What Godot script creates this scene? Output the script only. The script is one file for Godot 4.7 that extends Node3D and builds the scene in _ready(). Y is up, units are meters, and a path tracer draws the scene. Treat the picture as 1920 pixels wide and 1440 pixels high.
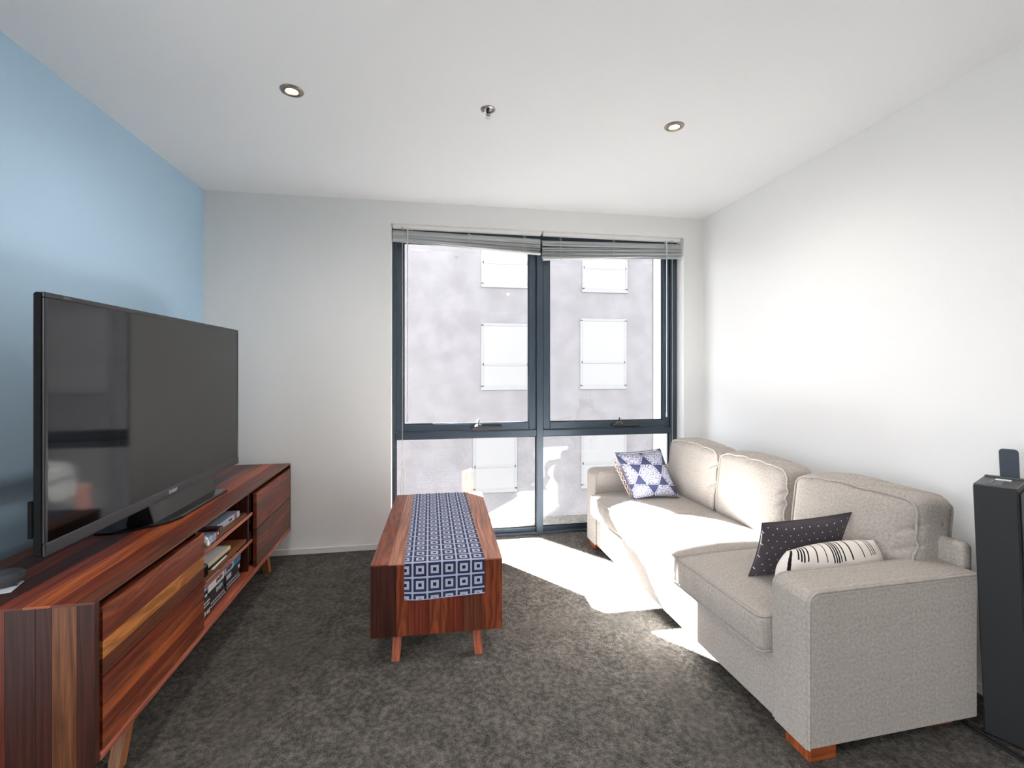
extends Node3D

# Metres, y up. The room's depth runs along -Z; the far wall holds the window.
const ROOM_L := -1.5902
const ROOM_R := 2.2488
const ROOM_B := -3.6093
const ROOM_F := 2.7
const CEIL := 2.6121
const OPEN_L := -0.307
const OPEN_R := 2.073
const OPEN_T := 2.447
const OUTER := -4.155
const WIN_Z := -3.718

var rng := RandomNumberGenerator.new()
var M := {}
var taken := {}


# ---------------------------------------------------------------- mesh building
class Shape:
	var pos := PackedVector3Array()
	var nor := PackedVector3Array()
	var uvs := PackedVector2Array()

	func tri(a: Vector3, b: Vector3, c: Vector3, na: Vector3, nb: Vector3, nc: Vector3, ua := Vector2.ZERO, ub := Vector2.ZERO, uc := Vector2.ZERO) -> void:
		var n := (b - a).cross(c - a)
		if n.dot(na + nb + nc) > 0.0:  # Godot's front faces run clockwise
			pos.append_array([a, c, b]); nor.append_array([na, nc, nb]); uvs.append_array([ua, uc, ub])
		else:
			pos.append_array([a, b, c]); nor.append_array([na, nb, nc]); uvs.append_array([ua, ub, uc])

	func quad(p: Array, n: Array, u: Array) -> void:
		tri(p[0], p[1], p[2], n[0], n[1], n[2], u[0], u[1], u[2])
		tri(p[0], p[2], p[3], n[0], n[2], n[3], u[0], u[2], u[3])

	func flat(p: Array, hint: Vector3, u: Array = []) -> void:
		var n: Vector3 = (p[1] - p[0]).cross(p[2] - p[0]).normalized()
		if n.dot(hint) < 0.0:
			n = -n
		for i in range(1, p.size() - 1):
			if u.is_empty():
				tri(p[0], p[i], p[i + 1], n, n, n)
			else:
				tri(p[0], p[i], p[i + 1], n, n, n, u[0], u[i], u[i + 1])

	# A box with chamfered edges; the texture's u runs along the grain axis, in metres.
	func box(size: Vector3, at := Vector3.ZERO, ch := 0.0, grain := 2, off := Vector2.ZERO, turn := Basis.IDENTITY) -> void:
		var h := size * 0.5
		var c: float = minf(ch, minf(h.x, minf(h.y, h.z)) * 0.9)
		var pt := func(v: Vector3) -> Vector3: return turn * v + at
		var uv := func(v: Vector3, k: int) -> Vector2:
			var g := grain
			if k == grain:
				g = (grain + 1) % 3
			var o := 3 - k - g
			return Vector2(v[g] + h[g], v[o] + h[o]) + off
		for k in 3:
			var i := (k + 1) % 3
			var j := (k + 2) % 3
			for s in [-1.0, 1.0]:
				var q := []
				var t := []
				for e in [[-1.0, -1.0], [1.0, -1.0], [1.0, 1.0], [-1.0, 1.0]]:
					var v := Vector3.ZERO
					v[k] = s * h[k]
					v[i] = e[0] * (h[i] - c)
					v[j] = e[1] * (h[j] - c)
					q.append(pt.call(v))
					t.append(uv.call(v, k))
				var d := Vector3.ZERO
				d[k] = s
				flat(q, turn * d, t)
		if c <= 0.0:
			return
		for k in 3:  # the chamfers along axis k
			var i := (k + 1) % 3
			var j := (k + 2) % 3
			for si in [-1.0, 1.0]:
				for sj in [-1.0, 1.0]:
					var q := []
					var t := []
					for e in [[-1.0, 0], [1.0, 0], [1.0, 1], [-1.0, 1]]:
						var v := Vector3.ZERO
						v[k] = e[0] * (h[k] - c)
						v[i] = si * (h[i] if e[1] == 0 else h[i] - c)
						v[j] = sj * (h[j] - c if e[1] == 0 else h[j])
						q.append(pt.call(v))
						t.append(uv.call(v, i))
					var d := Vector3.ZERO
					d[i] = si
					d[j] = sj
					flat(q, turn * d, t)
		for sx in [-1.0, 1.0]:
			for sy in [-1.0, 1.0]:
				for sz in [-1.0, 1.0]:
					var s := Vector3(sx, sy, sz)
					var q := []
					for k in 3:
						var v := (h - Vector3(c, c, c)) * s
						v[k] = h[k] * s[k]
						q.append(pt.call(v))
					flat(q, turn * s)

	func tube(path: Array, r: float, sides := 8, closed := false, caps := true) -> void:
		var n := path.size()
		var rings := []
		var axes := []
		var up := Vector3.UP
		for i in n:
			var a: Vector3 = path[(i - 1 + n) % n] if closed or i > 0 else path[i]
			var b: Vector3 = path[(i + 1) % n] if closed or i < n - 1 else path[i]
			var t := (b - a).normalized()
			if i == 0:
				up = Vector3.UP if absf(t.y) < 0.9 else Vector3.RIGHT
			up = (up - t * up.dot(t)).normalized()
			var w := t.cross(up)
			var ring := []
			var ax := []
			for k in sides:
				var d := up * cos(TAU * k / sides) + w * sin(TAU * k / sides)
				ring.append(path[i] + d * r)
				ax.append(d)
			rings.append(ring)
			axes.append(ax)
		for i in (n if closed else n - 1):
			var j := (i + 1) % n
			for k in sides:
				var l := (k + 1) % sides
				quad([rings[i][k], rings[i][l], rings[j][l], rings[j][k]], [axes[i][k], axes[i][l], axes[j][l], axes[j][k]], [Vector2.ZERO, Vector2.ZERO, Vector2.ZERO, Vector2.ZERO])
		if not closed and caps:
			flat(rings[0], path[0] - path[1])
			flat(rings[n - 1], path[n - 1] - path[n - 2])

	# Profile of (radius, height) turned round the y axis.
	func lathe(profile: Array, seg := 32, at := Vector3.ZERO) -> void:
		for i in profile.size() - 1:
			var a: Vector2 = profile[i]
			var b: Vector2 = profile[i + 1]
			var d := (b - a).normalized()
			var out := Vector2(d.y, -d.x)
			for k in seg:
				var t0 := TAU * k / seg
				var t1 := TAU * (k + 1) / seg
				var p := []
				var n := []
				for e in [[a, t0], [a, t1], [b, t1], [b, t0]]:
					p.append(at + Vector3(e[0].x * cos(e[1]), e[0].y, e[0].x * sin(e[1])))
					n.append(Vector3(out.x * cos(e[1]), out.y, out.x * sin(e[1])))
				if a.x < 1e-5:
					tri(p[0], p[2], p[3], n[0], n[2], n[3])
				elif b.x < 1e-5:
					tri(p[0], p[1], p[2], n[0], n[1], n[2])
				else:
					quad(p, n, [Vector2.ZERO, Vector2.ZERO, Vector2.ZERO, Vector2.ZERO])

	# A profile in the x-y plane pushed along z from z0 to z1, edges bevelled by b.
	func extrude(profile: Array, z0: float, z1: float, b := 0.0) -> void:
		var n := profile.size()
		var mid := Vector2.ZERO
		for p in profile:
			mid += p / n
		var small := []
		for i in n:
			var e0: Vector2 = (profile[i] - profile[(i - 1 + n) % n]).normalized()
			var e1: Vector2 = (profile[(i + 1) % n] - profile[i]).normalized()
			var inw := Vector2(-e0.y, e0.x) + Vector2(-e1.y, e1.x)
			inw = inw.normalized() / maxf(0.5, absf(inw.normalized().dot(Vector2(-e0.y, e0.x))))
			if inw.dot(mid - profile[i]) < 0.0 and n < 9:
				inw = -inw
			small.append(profile[i] + inw * b)
		var at := func(p: Vector2, z: float) -> Vector3: return Vector3(p.x, p.y, z)
		for i in n:
			var j := (i + 1) % n
			var e: Vector2 = profile[j] - profile[i]
			var out := Vector3(e.y, -e.x, 0).normalized()
			flat([at.call(profile[i], z0 + b), at.call(profile[j], z0 + b), at.call(profile[j], z1 - b), at.call(profile[i], z1 - b)], out, [profile[i], profile[j], profile[j], profile[i]])
			if b > 0.0:
				flat([at.call(profile[i], z0 + b), at.call(profile[j], z0 + b), at.call(small[j], z0), at.call(small[i], z0)], out - Vector3.BACK)
				flat([at.call(profile[i], z1 - b), at.call(profile[j], z1 - b), at.call(small[j], z1), at.call(small[i], z1)], out + Vector3.BACK)
		var lo := []
		var hi := []
		for p in (small if b > 0.0 else profile):
			lo.append(at.call(p, z0))
			hi.append(at.call(p, z1))
		var idx := Geometry2D.triangulate_polygon(PackedVector2Array(small if b > 0.0 else profile))
		for i in range(0, idx.size(), 3):
			flat([lo[idx[i]], lo[idx[i + 1]], lo[idx[i + 2]]], Vector3.FORWARD)
			flat([hi[idx[i]], hi[idx[i + 1]], hi[idx[i + 2]]], Vector3.BACK)

	# A box with round edges, bent by a function; smooth normals.
	func soft(size: Vector3, r: float, at: Vector3, bend: Callable, coarse := Vector3i(14, 14, 14), fine := 4) -> void:
		var h := size * 0.5
		var steps := []
		for k in 3:
			var l := []
			var inner: float = h[k] - r
			for i in fine:
				l.append(-h[k] + r * (1.0 - cos(PI / 2 * i / fine)) * 1.0)
			for i in coarse[k] + 1:
				l.append(lerpf(-inner, inner, float(i) / coarse[k]))
			for i in fine:
				l.append(inner + r * sin(PI / 2 * (i + 1) / fine))
			steps.append(l)
		var faces := []
		var sum := {}
		for k in 3:
			var i := (k + 1) % 3
			var j := (k + 2) % 3
			for s in [-1.0, 1.0]:
				var grid := []
				for a in steps[i]:
					var row := []
					for b in steps[j]:
						var p := Vector3.ZERO
						p[k] = s * h[k]
						p[i] = a
						p[j] = b
						var q := p.clamp(-(h - Vector3(r, r, r)), h - Vector3(r, r, r))
						var v: Vector3 = q + (p - q).normalized() * r
						row.append(bend.call(v) + at)
					grid.append(row)
				for a in grid.size() - 1:
					for b in grid[0].size() - 1:
						faces.append([grid[a][b], grid[a + 1][b], grid[a + 1][b + 1], grid[a][b + 1], s])
		smooth(faces)

	func smooth(faces: Array) -> void:
		var sum := {}
		var key := func(p: Vector3) -> Vector3i: return Vector3i((p * 20000.0).round())
		for f in faces:
			var n: Vector3 = (f[2] - f[0]).cross(f[3] - f[1]) * f[4]
			for i in 4:
				var q: Vector3i = key.call(f[i])
				sum[q] = sum.get(q, Vector3.ZERO) + n
		for f in faces:
			var ns := []
			for i in 4:
				ns.append(sum[key.call(f[i])].normalized())
			var u: Array = f[5] if f.size() > 5 else [Vector2.ZERO, Vector2.ZERO, Vector2.ZERO, Vector2.ZERO]
			quad([f[0], f[1], f[2], f[3]], ns, u)

	# A scatter cushion between four corners (bottom left, bottom right, top right, top left), puffed by t.
	func pillow(c: Array, t: float, wave: Callable, draw := 0.055, n := 26) -> void:
		var z: Vector3 = (c[1] - c[0]).cross(c[3] - c[0]).normalized()
		var faces := []
		for s in [-1.0, 1.0]:
			var grid := []
			for i in n + 1:
				var row := []
				for j in n + 1:
					var u := 0.5 - 0.5 * cos(PI * i / n)
					var v := 0.5 - 0.5 * cos(PI * j / n)
					var x := 2.0 * u - 1.0
					var y := 2.0 * v - 1.0
					var uu := u + draw * x * -(1.0 - y * y) * absf(x)   # sides drawn in between the corners
					var vv := v + draw * y * -(1.0 - x * x) * absf(y)
					var p: Vector3 = (c[0] * (1 - uu) + c[1] * uu) * (1 - vv) + (c[3] * (1 - uu) + c[2] * uu) * vv
					var puff := pow(maxf(0.0, (1.0 - x * x) * (1.0 - y * y)), 0.42)
					var fold: float = wave.call(u, v, s) * (1.0 - pow(absf(x), 8.0)) * (1.0 - pow(absf(y), 8.0))
					row.append([p + z * s * (t * puff + fold), Vector2(u, 1.0 - v)])
				grid.append(row)
			for i in n:
				for j in n:
					var q := [grid[i][j], grid[i + 1][j], grid[i + 1][j + 1], grid[i][j + 1]]
					faces.append([q[0][0], q[1][0], q[2][0], q[3][0], s, [q[0][1], q[1][1], q[2][1], q[3][1]]])
		smooth(faces)

	func mesh() -> ArrayMesh:
		var a := []
		a.resize(Mesh.ARRAY_MAX)
		a[Mesh.ARRAY_VERTEX] = pos
		a[Mesh.ARRAY_NORMAL] = nor
		a[Mesh.ARRAY_TEX_UV] = uvs
		var m := ArrayMesh.new()
		m.add_surface_from_arrays(Mesh.PRIMITIVE_TRIANGLES, a)
		return m


# ---------------------------------------------------------------- naming and placing
func numbered(called: String) -> String:
	var n: int = taken.get(called, 0)
	taken[called] = n + 1
	return called if n == 0 else "%s_%03d" % [called, n]

func tag(o: Node, label: String, category: String, group := "") -> Node:
	o.set_meta("label", label)
	o.set_meta("category", category)
	if group:
		o.set_meta("group", group)
	return o

func thing(called: String, label: String, category: String, at := Vector3.ZERO, turn := 0.0, group := "") -> Node3D:
	var o := Node3D.new()
	o.name = numbered(called)
	o.position = at
	o.rotation.y = turn
	add_child(o)
	tag(o, label, category, group)
	return o

func part(called: String, s: Shape, m: Material, parent: Node, at := Vector3.ZERO, label := "") -> MeshInstance3D:
	return part_mesh(called, s.mesh(), m, parent, at, label)

func part_mesh(called: String, mesh: Mesh, m: Material, parent: Node, at := Vector3.ZERO, label := "") -> MeshInstance3D:
	var o := MeshInstance3D.new()
	o.name = called if parent != self else numbered(called)
	o.mesh = mesh
	o.material_override = m
	o.position = at
	if label:
		o.set_meta("label", label)
	parent.add_child(o, true)
	return o

func structure(called: String, s: Shape, m: Material) -> MeshInstance3D:
	var o := part(called, s, m, self)
	o.set_meta("kind", "structure")
	return o

func boxed(size: Vector3, at := Vector3.ZERO, ch := 0.0) -> Shape:
	var s := Shape.new()
	s.box(size, at, ch)
	return s


# ---------------------------------------------------------------- textures and materials
func noise(s: int, f: float, octaves := 3) -> FastNoiseLite:
	var n := FastNoiseLite.new()
	n.seed = s
	n.frequency = f
	n.noise_type = FastNoiseLite.TYPE_SIMPLEX_SMOOTH
	n.fractal_octaves = octaves
	return n

func picture(w: int, h: int, f: Callable) -> ImageTexture:
	var im := Image.create(w, h, false, Image.FORMAT_RGB8)
	for y in h:
		for x in w:
			im.set_pixel(x, y, f.call(x, y))
	return ImageTexture.create_from_image(im)

func mat(called: String, c: Color, rough: float, metal := 0.0, spec := 0.5) -> StandardMaterial3D:
	var m := StandardMaterial3D.new()
	m.resource_name = called
	m.albedo_color = c
	m.roughness = rough
	m.metallic = metal
	m.metallic_specular = spec
	M[called] = m
	return m

func triplanar(m: StandardMaterial3D, metres: float, world := false) -> void:
	m.uv1_triplanar = true
	m.uv1_world_triplanar = world
	m.uv1_scale = Vector3.ONE / metres
	m.uv1_triplanar_sharpness = 4.0

func seamless(n: FastNoiseLite, size: int) -> Image:
	return n.get_seamless_image(size, size, false, false, 0.2, true)

func materials() -> void:
	# painted plaster
	var plaster := seamless(noise(3, 0.02, 4), 512)
	var plaster_h := ImageTexture.create_from_image(plaster)
	for w in [["white_paint", Color(0.925, 0.925, 0.92)], ["ceiling_paint", Color(0.94, 0.94, 0.94)], ["blue_paint", Color(0.68, 0.79, 0.875)], ["trim_paint", Color(0.88, 0.88, 0.88)]]:
		var m := mat(w[0], w[1], 0.75, 0.0, 0.35)
		m.heightmap_enabled = true
		m.heightmap_texture = plaster_h
		m.heightmap_scale = 0.02
		triplanar(m, 0.25, true)

	# cut-pile carpet, trodden into lighter and darker patches
	var big := seamless(noise(11, 0.012, 3), 1024)
	var mid := seamless(noise(12, 0.05, 3), 1024)
	var tuft := seamless(noise(13, 0.22, 2), 1024)
	var pile := picture(1024, 1024, func(x: int, y: int):
		var v: float = 0.43 + 0.14 * (big.get_pixel(x, y).r - 0.5) + 0.28 * (mid.get_pixel(x, y).r - 0.5) + 0.26 * (tuft.get_pixel(x, y).r - 0.5)
		v = clampf(v, 0.05, 1.0)
		return Color(v * 1.02, v * 0.985, v * 0.94))
	var m := mat("carpet", Color(0.735, 0.725, 0.71), 0.95, 0.0, 0.2)
	m.albedo_texture = pile
	m.rim_enabled = true
	m.rim = 0.12
	m.heightmap_enabled = true
	m.heightmap_texture = ImageTexture.create_from_image(tuft)
	m.heightmap_scale = 0.6
	triplanar(m, 1.7, true)

	# wood: a grain two metres long, tinted board by board
	var g1 := noise(21, 1.0, 2)
	var g2 := noise(22, 1.0, 3)
	var g3 := noise(23, 1.0, 2)
	var grain := picture(1024, 256, func(x: int, y: int):
		var wx := x * 0.0035
		var bend: float = 14.0 * g1.get_noise_2d(x * 0.0022, y * 0.009)
		var s1: float = g2.get_noise_2d(wx, (y + bend) * 0.055)
		var s2: float = g3.get_noise_2d(x * 0.012, (y + bend) * 0.35)
		var v := clampf(0.80 + 0.30 * s1 + 0.16 * s2, 0.25, 1.0)
		return Color(v, pow(v, 1.15), pow(v, 1.25)))
	var fig := noise(24, 1.0, 3)
	var figured := picture(1024, 256, func(x: int, y: int):
		var bend: float = 30.0 * fig.get_noise_2d(x * 0.0045, y * 0.012)
		var s1: float = sin((y + bend * 1.6) * 0.16 + 2.0 * g1.get_noise_2d(x * 0.004, y * 0.01))
		var s2: float = g3.get_noise_2d(x * 0.014, (y + bend) * 0.40)
		var v := clampf(0.78 + 0.12 * s1 + 0.17 * s2, 0.25, 1.0)
		return Color(v, pow(v, 1.15), pow(v, 1.3)))
	for w in [["wood_dark", Color(0.285, 0.13, 0.09), 0], ["wood_amber", Color(0.50, 0.31, 0.19), 0], ["wood_brown", Color(0.44, 0.235, 0.155), 0], ["wood_red", Color(0.50, 0.215, 0.13), 0], ["wood_mid", Color(0.575, 0.285, 0.17), 1], ["wood_orange", Color(0.70, 0.365, 0.19), 0], ["wood_gold", Color(0.80, 0.52, 0.27), 1], ["wood_tan", Color(0.66, 0.43, 0.265), 0], ["wood_edge", Color(0.74, 0.40, 0.28), 0], ["wood_lit_edge", Color(0.80, 0.47, 0.37), 0], ["wood_painted_sheen", Color(0.74, 0.50, 0.385), 0]]:  # the lip and sheen tones put caught light into the wood colour
		var wm := mat(w[0], w[1], 0.42, 0.0, 0.45)
		wm.albedo_texture = figured if w[2] else grain
		wm.uv1_scale = Vector3(1 / 2.2, 1 / 0.25, 1)
		wm.heightmap_enabled = true
		wm.heightmap_texture = grain
		wm.heightmap_scale = 0.015

	# sofa tweed
	var th := seamless(noise(31, 0.28, 2), 512)
	var th2 := seamless(noise(32, 0.03, 2), 512)
	var yarn := RandomNumberGenerator.new()
	yarn.seed = 5
	var warp := []
	for i in 512:
		warp.append(yarn.randf())
	var tweed := picture(512, 512, func(x: int, y: int):
		var v: float = 0.84 + 0.40 * (th.get_pixel(x, y).r - 0.5) + 0.14 * (th2.get_pixel(x, y).r - 0.5) + 0.07 * (warp[x] - 0.5) + 0.05 * (warp[(y * 7) % 512] - 0.5) + 0.16 * (yarn.randf() - 0.5)
		v = clampf(v, 0.2, 1.0)
		return Color(v, v * 0.985, v * 0.965))
	var sofa := mat("sofa_fabric", Color(0.775, 0.752, 0.732), 0.92, 0.0, 0.25)
	sofa.albedo_texture = tweed
	sofa.heightmap_enabled = true
	sofa.heightmap_texture = ImageTexture.create_from_image(th)
	sofa.heightmap_scale = 0.08
	sofa.rim_enabled = true
	sofa.rim = 0.25
	sofa.rim_tint = 0.5
	triplanar(sofa, 0.22)
	# scatter cushions
	var hexes := noise(41, 0.075, 2)
	var petals := noise(42, 0.05, 2)
	var kag := picture(512, 512, func(x: int, y: int):
		var p := Vector2(x / 512.0 - 0.46, y / 512.0 - 0.50).rotated(-0.10) * 2.35
		var a := p.dot(Vector2(1, 0).rotated(0.52))
		var b := p.dot(Vector2(1, 0).rotated(0.52 + PI / 3))
		var c := p.dot(Vector2(1, 0).rotated(0.52 + 2 * PI / 3))
		if roundf(a) - roundf(b) + roundf(c) != 0.0:
			return Color(0.185, 0.20, 0.30)
		var q := Vector3(a - roundf(a), b - roundf(b), c - roundf(c))
		var rad := q.length()
		var ang := atan2(q.z + q.y, q.x)
		var flower := sin(ang * 6.0) * 0.5 + 0.5
		var dots: float = hexes.get_noise_2d(x, y) + 0.12 * sin(rad * 46.0) * flower
		var edge := maxf(absf(q.x), maxf(absf(q.y), absf(q.z)))
		if dots > 0.16 or (edge > 0.41 and edge < 0.455 and sin(ang * 27.0) > 0.1):
			return Color(0.27, 0.28, 0.38)
		return Color(0.74, 0.735, 0.77).lerp(Color(0.60, 0.60, 0.67), clampf(petals.get_noise_2d(x, y) + 0.5, 0, 1)))
	cloth("hexagon_cotton", kag, 0.85)
	var pol := picture(512, 512, func(x: int, y: int):
		var u := x / 512.0 * 11.0
		var v := y / 512.0 * 9.0
		var row := floorf(v)
		var du := fposmod(u + 0.5 * fmod(row, 2.0), 1.0) - 0.5
		var dv := v - row - 0.5
		if Vector2(du / 11.0, dv / 9.0 * 0.78).length() < 0.0062:
			return Color(0.90, 0.89, 0.88)
		return Color(0.285, 0.26, 0.275))
	cloth("dotted_cotton", pol, 0.6)
	var strokes := [[0.10, 0.16, 0.012], [0.125, 0.2, 0.012], [0.15, 0.22, 0.013], [0.185, 0.21, 0.013], [0.27, 0.24, 0.010], [0.36, 0.25, 0.007], [0.43, 0.27, 0.013], [0.455, 0.275, 0.013], [0.48, 0.28, 0.014], [0.505, 0.27, 0.010], [0.545, 0.26, 0.012], [0.63, 0.25, 0.013], [0.76, 0.24, 0.008], [0.845, 0.23, 0.008], [0.87, 0.23, 0.008], [0.895, 0.22, 0.008]]
	var lin := picture(512, 512, func(x: int, y: int):
		var u := x / 512.0
		var v := y / 512.0
		for s in strokes:
			if v < s[1] and absf(u - s[0]) < s[2] * 0.55:
				return Color(0.10, 0.10, 0.12)
		if absf(u - 0.035 - 0.02 * v) < 0.011:
			return Color(0.10, 0.10, 0.12)
		return Color(0.87, 0.835, 0.80))
	cloth("striped_cotton", lin, 0.85)
	var plain := mat("cushion_back", Color(0.72, 0.62, 0.62), 0.9, 0.0, 0.25)
	plain.rim_enabled = true
	plain.rim = 0.2

	# table runner: squares in squares
	var weave := noise(51, 0.5, 2)
	var cell := picture(256, 256, func(x: int, y: int):
		var u := absf(x / 256.0 - 0.5) * 2.0
		var v := absf(y / 256.0 - 0.5) * 2.0
		var d := maxf(u, v)
		var k: float = 0.10 * weave.get_noise_2d(x, y)
		var c := Color(0.66, 0.68, 0.78)
		if d < 0.87:
			c = Color(0.135, 0.155, 0.25)
		if d < 0.70 and d > 0.655:
			c = Color(0.30, 0.33, 0.45)
		if d < 0.54:
			c = Color(0.72, 0.73, 0.80)
		if d < 0.43 and d > 0.385:
			c = Color(0.50, 0.53, 0.63)
		if d < 0.24:
			c = Color(0.135, 0.155, 0.25)
		return Color(c.r + k, c.g + k, c.b + k))
	var run := cloth("runner_cloth", cell, 0.9)
	run.uv1_scale = Vector3(1 / 0.0675, 1 / 0.0675, 1)

	# metals, plastics, glass
	mat("window_metal", Color(0.215, 0.265, 0.315), 0.38, 0.25, 0.5)
	mat("winder_metal", Color(0.30, 0.29, 0.29), 0.35, 0.7)
	mat("rubber", Color(0.05, 0.05, 0.055), 0.6)
	var glass := mat("pane_glass", Color(0.93, 0.94, 0.96, 0.0003), 0.0, 0.0, 0.5)
	glass.transparency = BaseMaterial3D.TRANSPARENCY_ALPHA
	mat("blind_slat", Color(0.72, 0.735, 0.74), 0.35, 0.35)
	mat("blind_rail", Color(0.93, 0.93, 0.92), 0.5)
	mat("blind_cord", Color(0.80, 0.77, 0.72), 0.9)
	var clear := mat("wand_plastic", Color(0.85, 0.87, 0.90), 0.2)
	clear.metallic_specular = 0.6
	mat("brushed_nickel", Color(0.62, 0.58, 0.54), 0.3, 0.9)
	mat("chrome", Color(0.70, 0.71, 0.74), 0.15, 1.0)
	mat("sprinkler_white", Color(0.86, 0.85, 0.80), 0.5)
	var bulb := mat("lamp_glow", Color(1, 0.95, 0.85), 0.4)
	bulb.emission_enabled = true
	bulb.emission = Color(1.0, 0.93, 0.80)
	bulb.emission_energy_multiplier = 3.0
	mat("tv_body", Color(0.045, 0.05, 0.06), 0.6, 0.0, 0.3)
	mat("tv_bezel", Color(0.10, 0.10, 0.105), 0.30)
	mat("tv_chin", Color(0.15, 0.16, 0.175), 0.32)
	mat("tv_screen", Color(0.022, 0.022, 0.023), 0.06, 0.0, 0.5)
	mat("gloss_black", Color(0.018, 0.018, 0.02), 0.12)
	mat("logo_silver", Color(0.78, 0.79, 0.84), 0.3, 0.6)
	mat("logo_grey", Color(0.40, 0.40, 0.42), 0.5)
	mat("tower_black", Color(0.105, 0.112, 0.122), 0.6)
	mat("tower_seam", Color(0.02, 0.02, 0.022), 0.7)
	mat("tower_top", Color(0.30, 0.30, 0.305), 0.45)
	mat("tower_button", Color(0.42, 0.43, 0.435), 0.4)
	mat("dock_plate", Color(0.17, 0.21, 0.26), 0.3)
	mat("cable_black", Color(0.06, 0.06, 0.065), 0.7)
	var felt := mat("speaker_felt", Color(0.40, 0.41, 0.43), 0.95, 0.0, 0.2)
	felt.albedo_texture = tweed
	triplanar(felt, 0.05)
	mat("speaker_base", Color(0.30, 0.31, 0.33), 0.6)
	mat("card_white", Color(0.90, 0.91, 0.92), 0.7)
	mat("card_blue", Color(0.25, 0.60, 0.72), 0.7)
	mat("paper_cream", Color(0.86, 0.80, 0.62), 0.85)
	mat("paper_white", Color(0.88, 0.88, 0.87), 0.85)
	mat("box_board", Color(0.62, 0.46, 0.31), 0.85)
	mat("ink_black", Color(0.035, 0.033, 0.036), 0.5)
	mat("ink_charcoal", Color(0.17, 0.155, 0.165), 0.5)
	mat("ink_blue", Color(0.20, 0.60, 0.82), 0.5)
	mat("ink_red", Color(0.68, 0.24, 0.26), 0.5)
	mat("ink_brown", Color(0.35, 0.24, 0.20), 0.5)
	mat("ink_pale", Color(0.70, 0.75, 0.82), 0.4)
	mat("ink_white", Color(0.93, 0.93, 0.93), 0.5)

	# outside
	var blot := seamless(noise(61, 0.012, 5), 512)
	var speck := seamless(noise(62, 0.09, 3), 512)
	var conc := picture(512, 512, func(x: int, y: int):
		var v: float = 0.86 + 0.12 * (blot.get_pixel(x, y).r - 0.5) + 0.06 * (speck.get_pixel(x, y).r - 0.5)
		return Color(v, v * 0.985, v))
	var cm := mat("concrete", Color(0.50, 0.493, 0.487), 0.9)
	cm.albedo_texture = conc
	triplanar(cm, 3.2, true)
	mat("added_cladding", Color(0.38, 0.36, 0.36), 0.9)  # dark tone for the added outside pieces, keeps sun bounce low
	mat("far_frame", Color(0.465, 0.46, 0.455), 0.6)
	mat("far_panel", Color(0.485, 0.478, 0.47), 0.6)

func cloth(called: String, t: Texture2D, rough: float) -> StandardMaterial3D:
	var m := mat(called, Color.WHITE, rough, 0.0, 0.25)
	m.albedo_texture = t
	m.rim_enabled = true
	m.rim = 0.15
	return m


# ---------------------------------------------------------------- main
func _ready() -> void:
	rng.seed = 77

	# camera: level, lens shifted a little downwards
	var cam := Camera3D.new()
	cam.name = "camera"
	cam.projection = Camera3D.PROJECTION_FRUSTUM
	cam.near = 0.05
	cam.far = 100.0
	cam.size = 0.05 * 1440.0 / 875.35
	cam.frustum_offset = Vector2(0, -28.52 / 875.35 * 0.05)
	cam.position = Vector3(0, 1.35, 0)
	cam.rotation.y = -0.1688
	add_child(cam)
	cam.current = true

	# sky and exposure
	var sky := ProceduralSkyMaterial.new()
	sky.sky_top_color = Color(0.86, 0.89, 0.93)
	sky.sky_horizon_color = Color(0.95, 0.96, 0.97)
	sky.ground_horizon_color = Color(0.74, 0.74, 0.74)
	sky.ground_bottom_color = Color(0.60, 0.60, 0.60)
	sky.energy_multiplier = 5.0
	var env := Environment.new()
	env.background_mode = Environment.BG_SKY
	env.sky = Sky.new()
	env.sky.sky_material = sky
	env.tonemap_mode = Environment.TONE_MAPPER_LINEAR
	env.tonemap_exposure = 1.62
	env.sdfgi_enabled = true
	env.ssao_enabled = true
	env.ssil_enabled = true
	var we := WorldEnvironment.new()
	we.name = "environment"
	we.environment = env
	add_child(we)

	# low sun, outside to the left, through the left half of the window
	var sun := DirectionalLight3D.new()
	sun.name = "sun"
	sun.light_color = Color(0.94, 0.972, 1.0)
	sun.light_energy = 128.0
	sun.light_angular_distance = 0.75
	sun.sky_mode = DirectionalLight3D.SKY_MODE_LIGHT_ONLY
	sun.shadow_enabled = true
	add_child(sun)
	sun.look_at_from_position(Vector3.ZERO, Vector3(0.73, -0.605, 1.0), Vector3.UP)

	materials()
	room()
	window()
	outside()
	tv_cabinet()
	sofa()
	coffee_table()
	television()
	blinds()
	lamps()
	tower()
	cushions()
	shelf_things()
	small_things()


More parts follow.
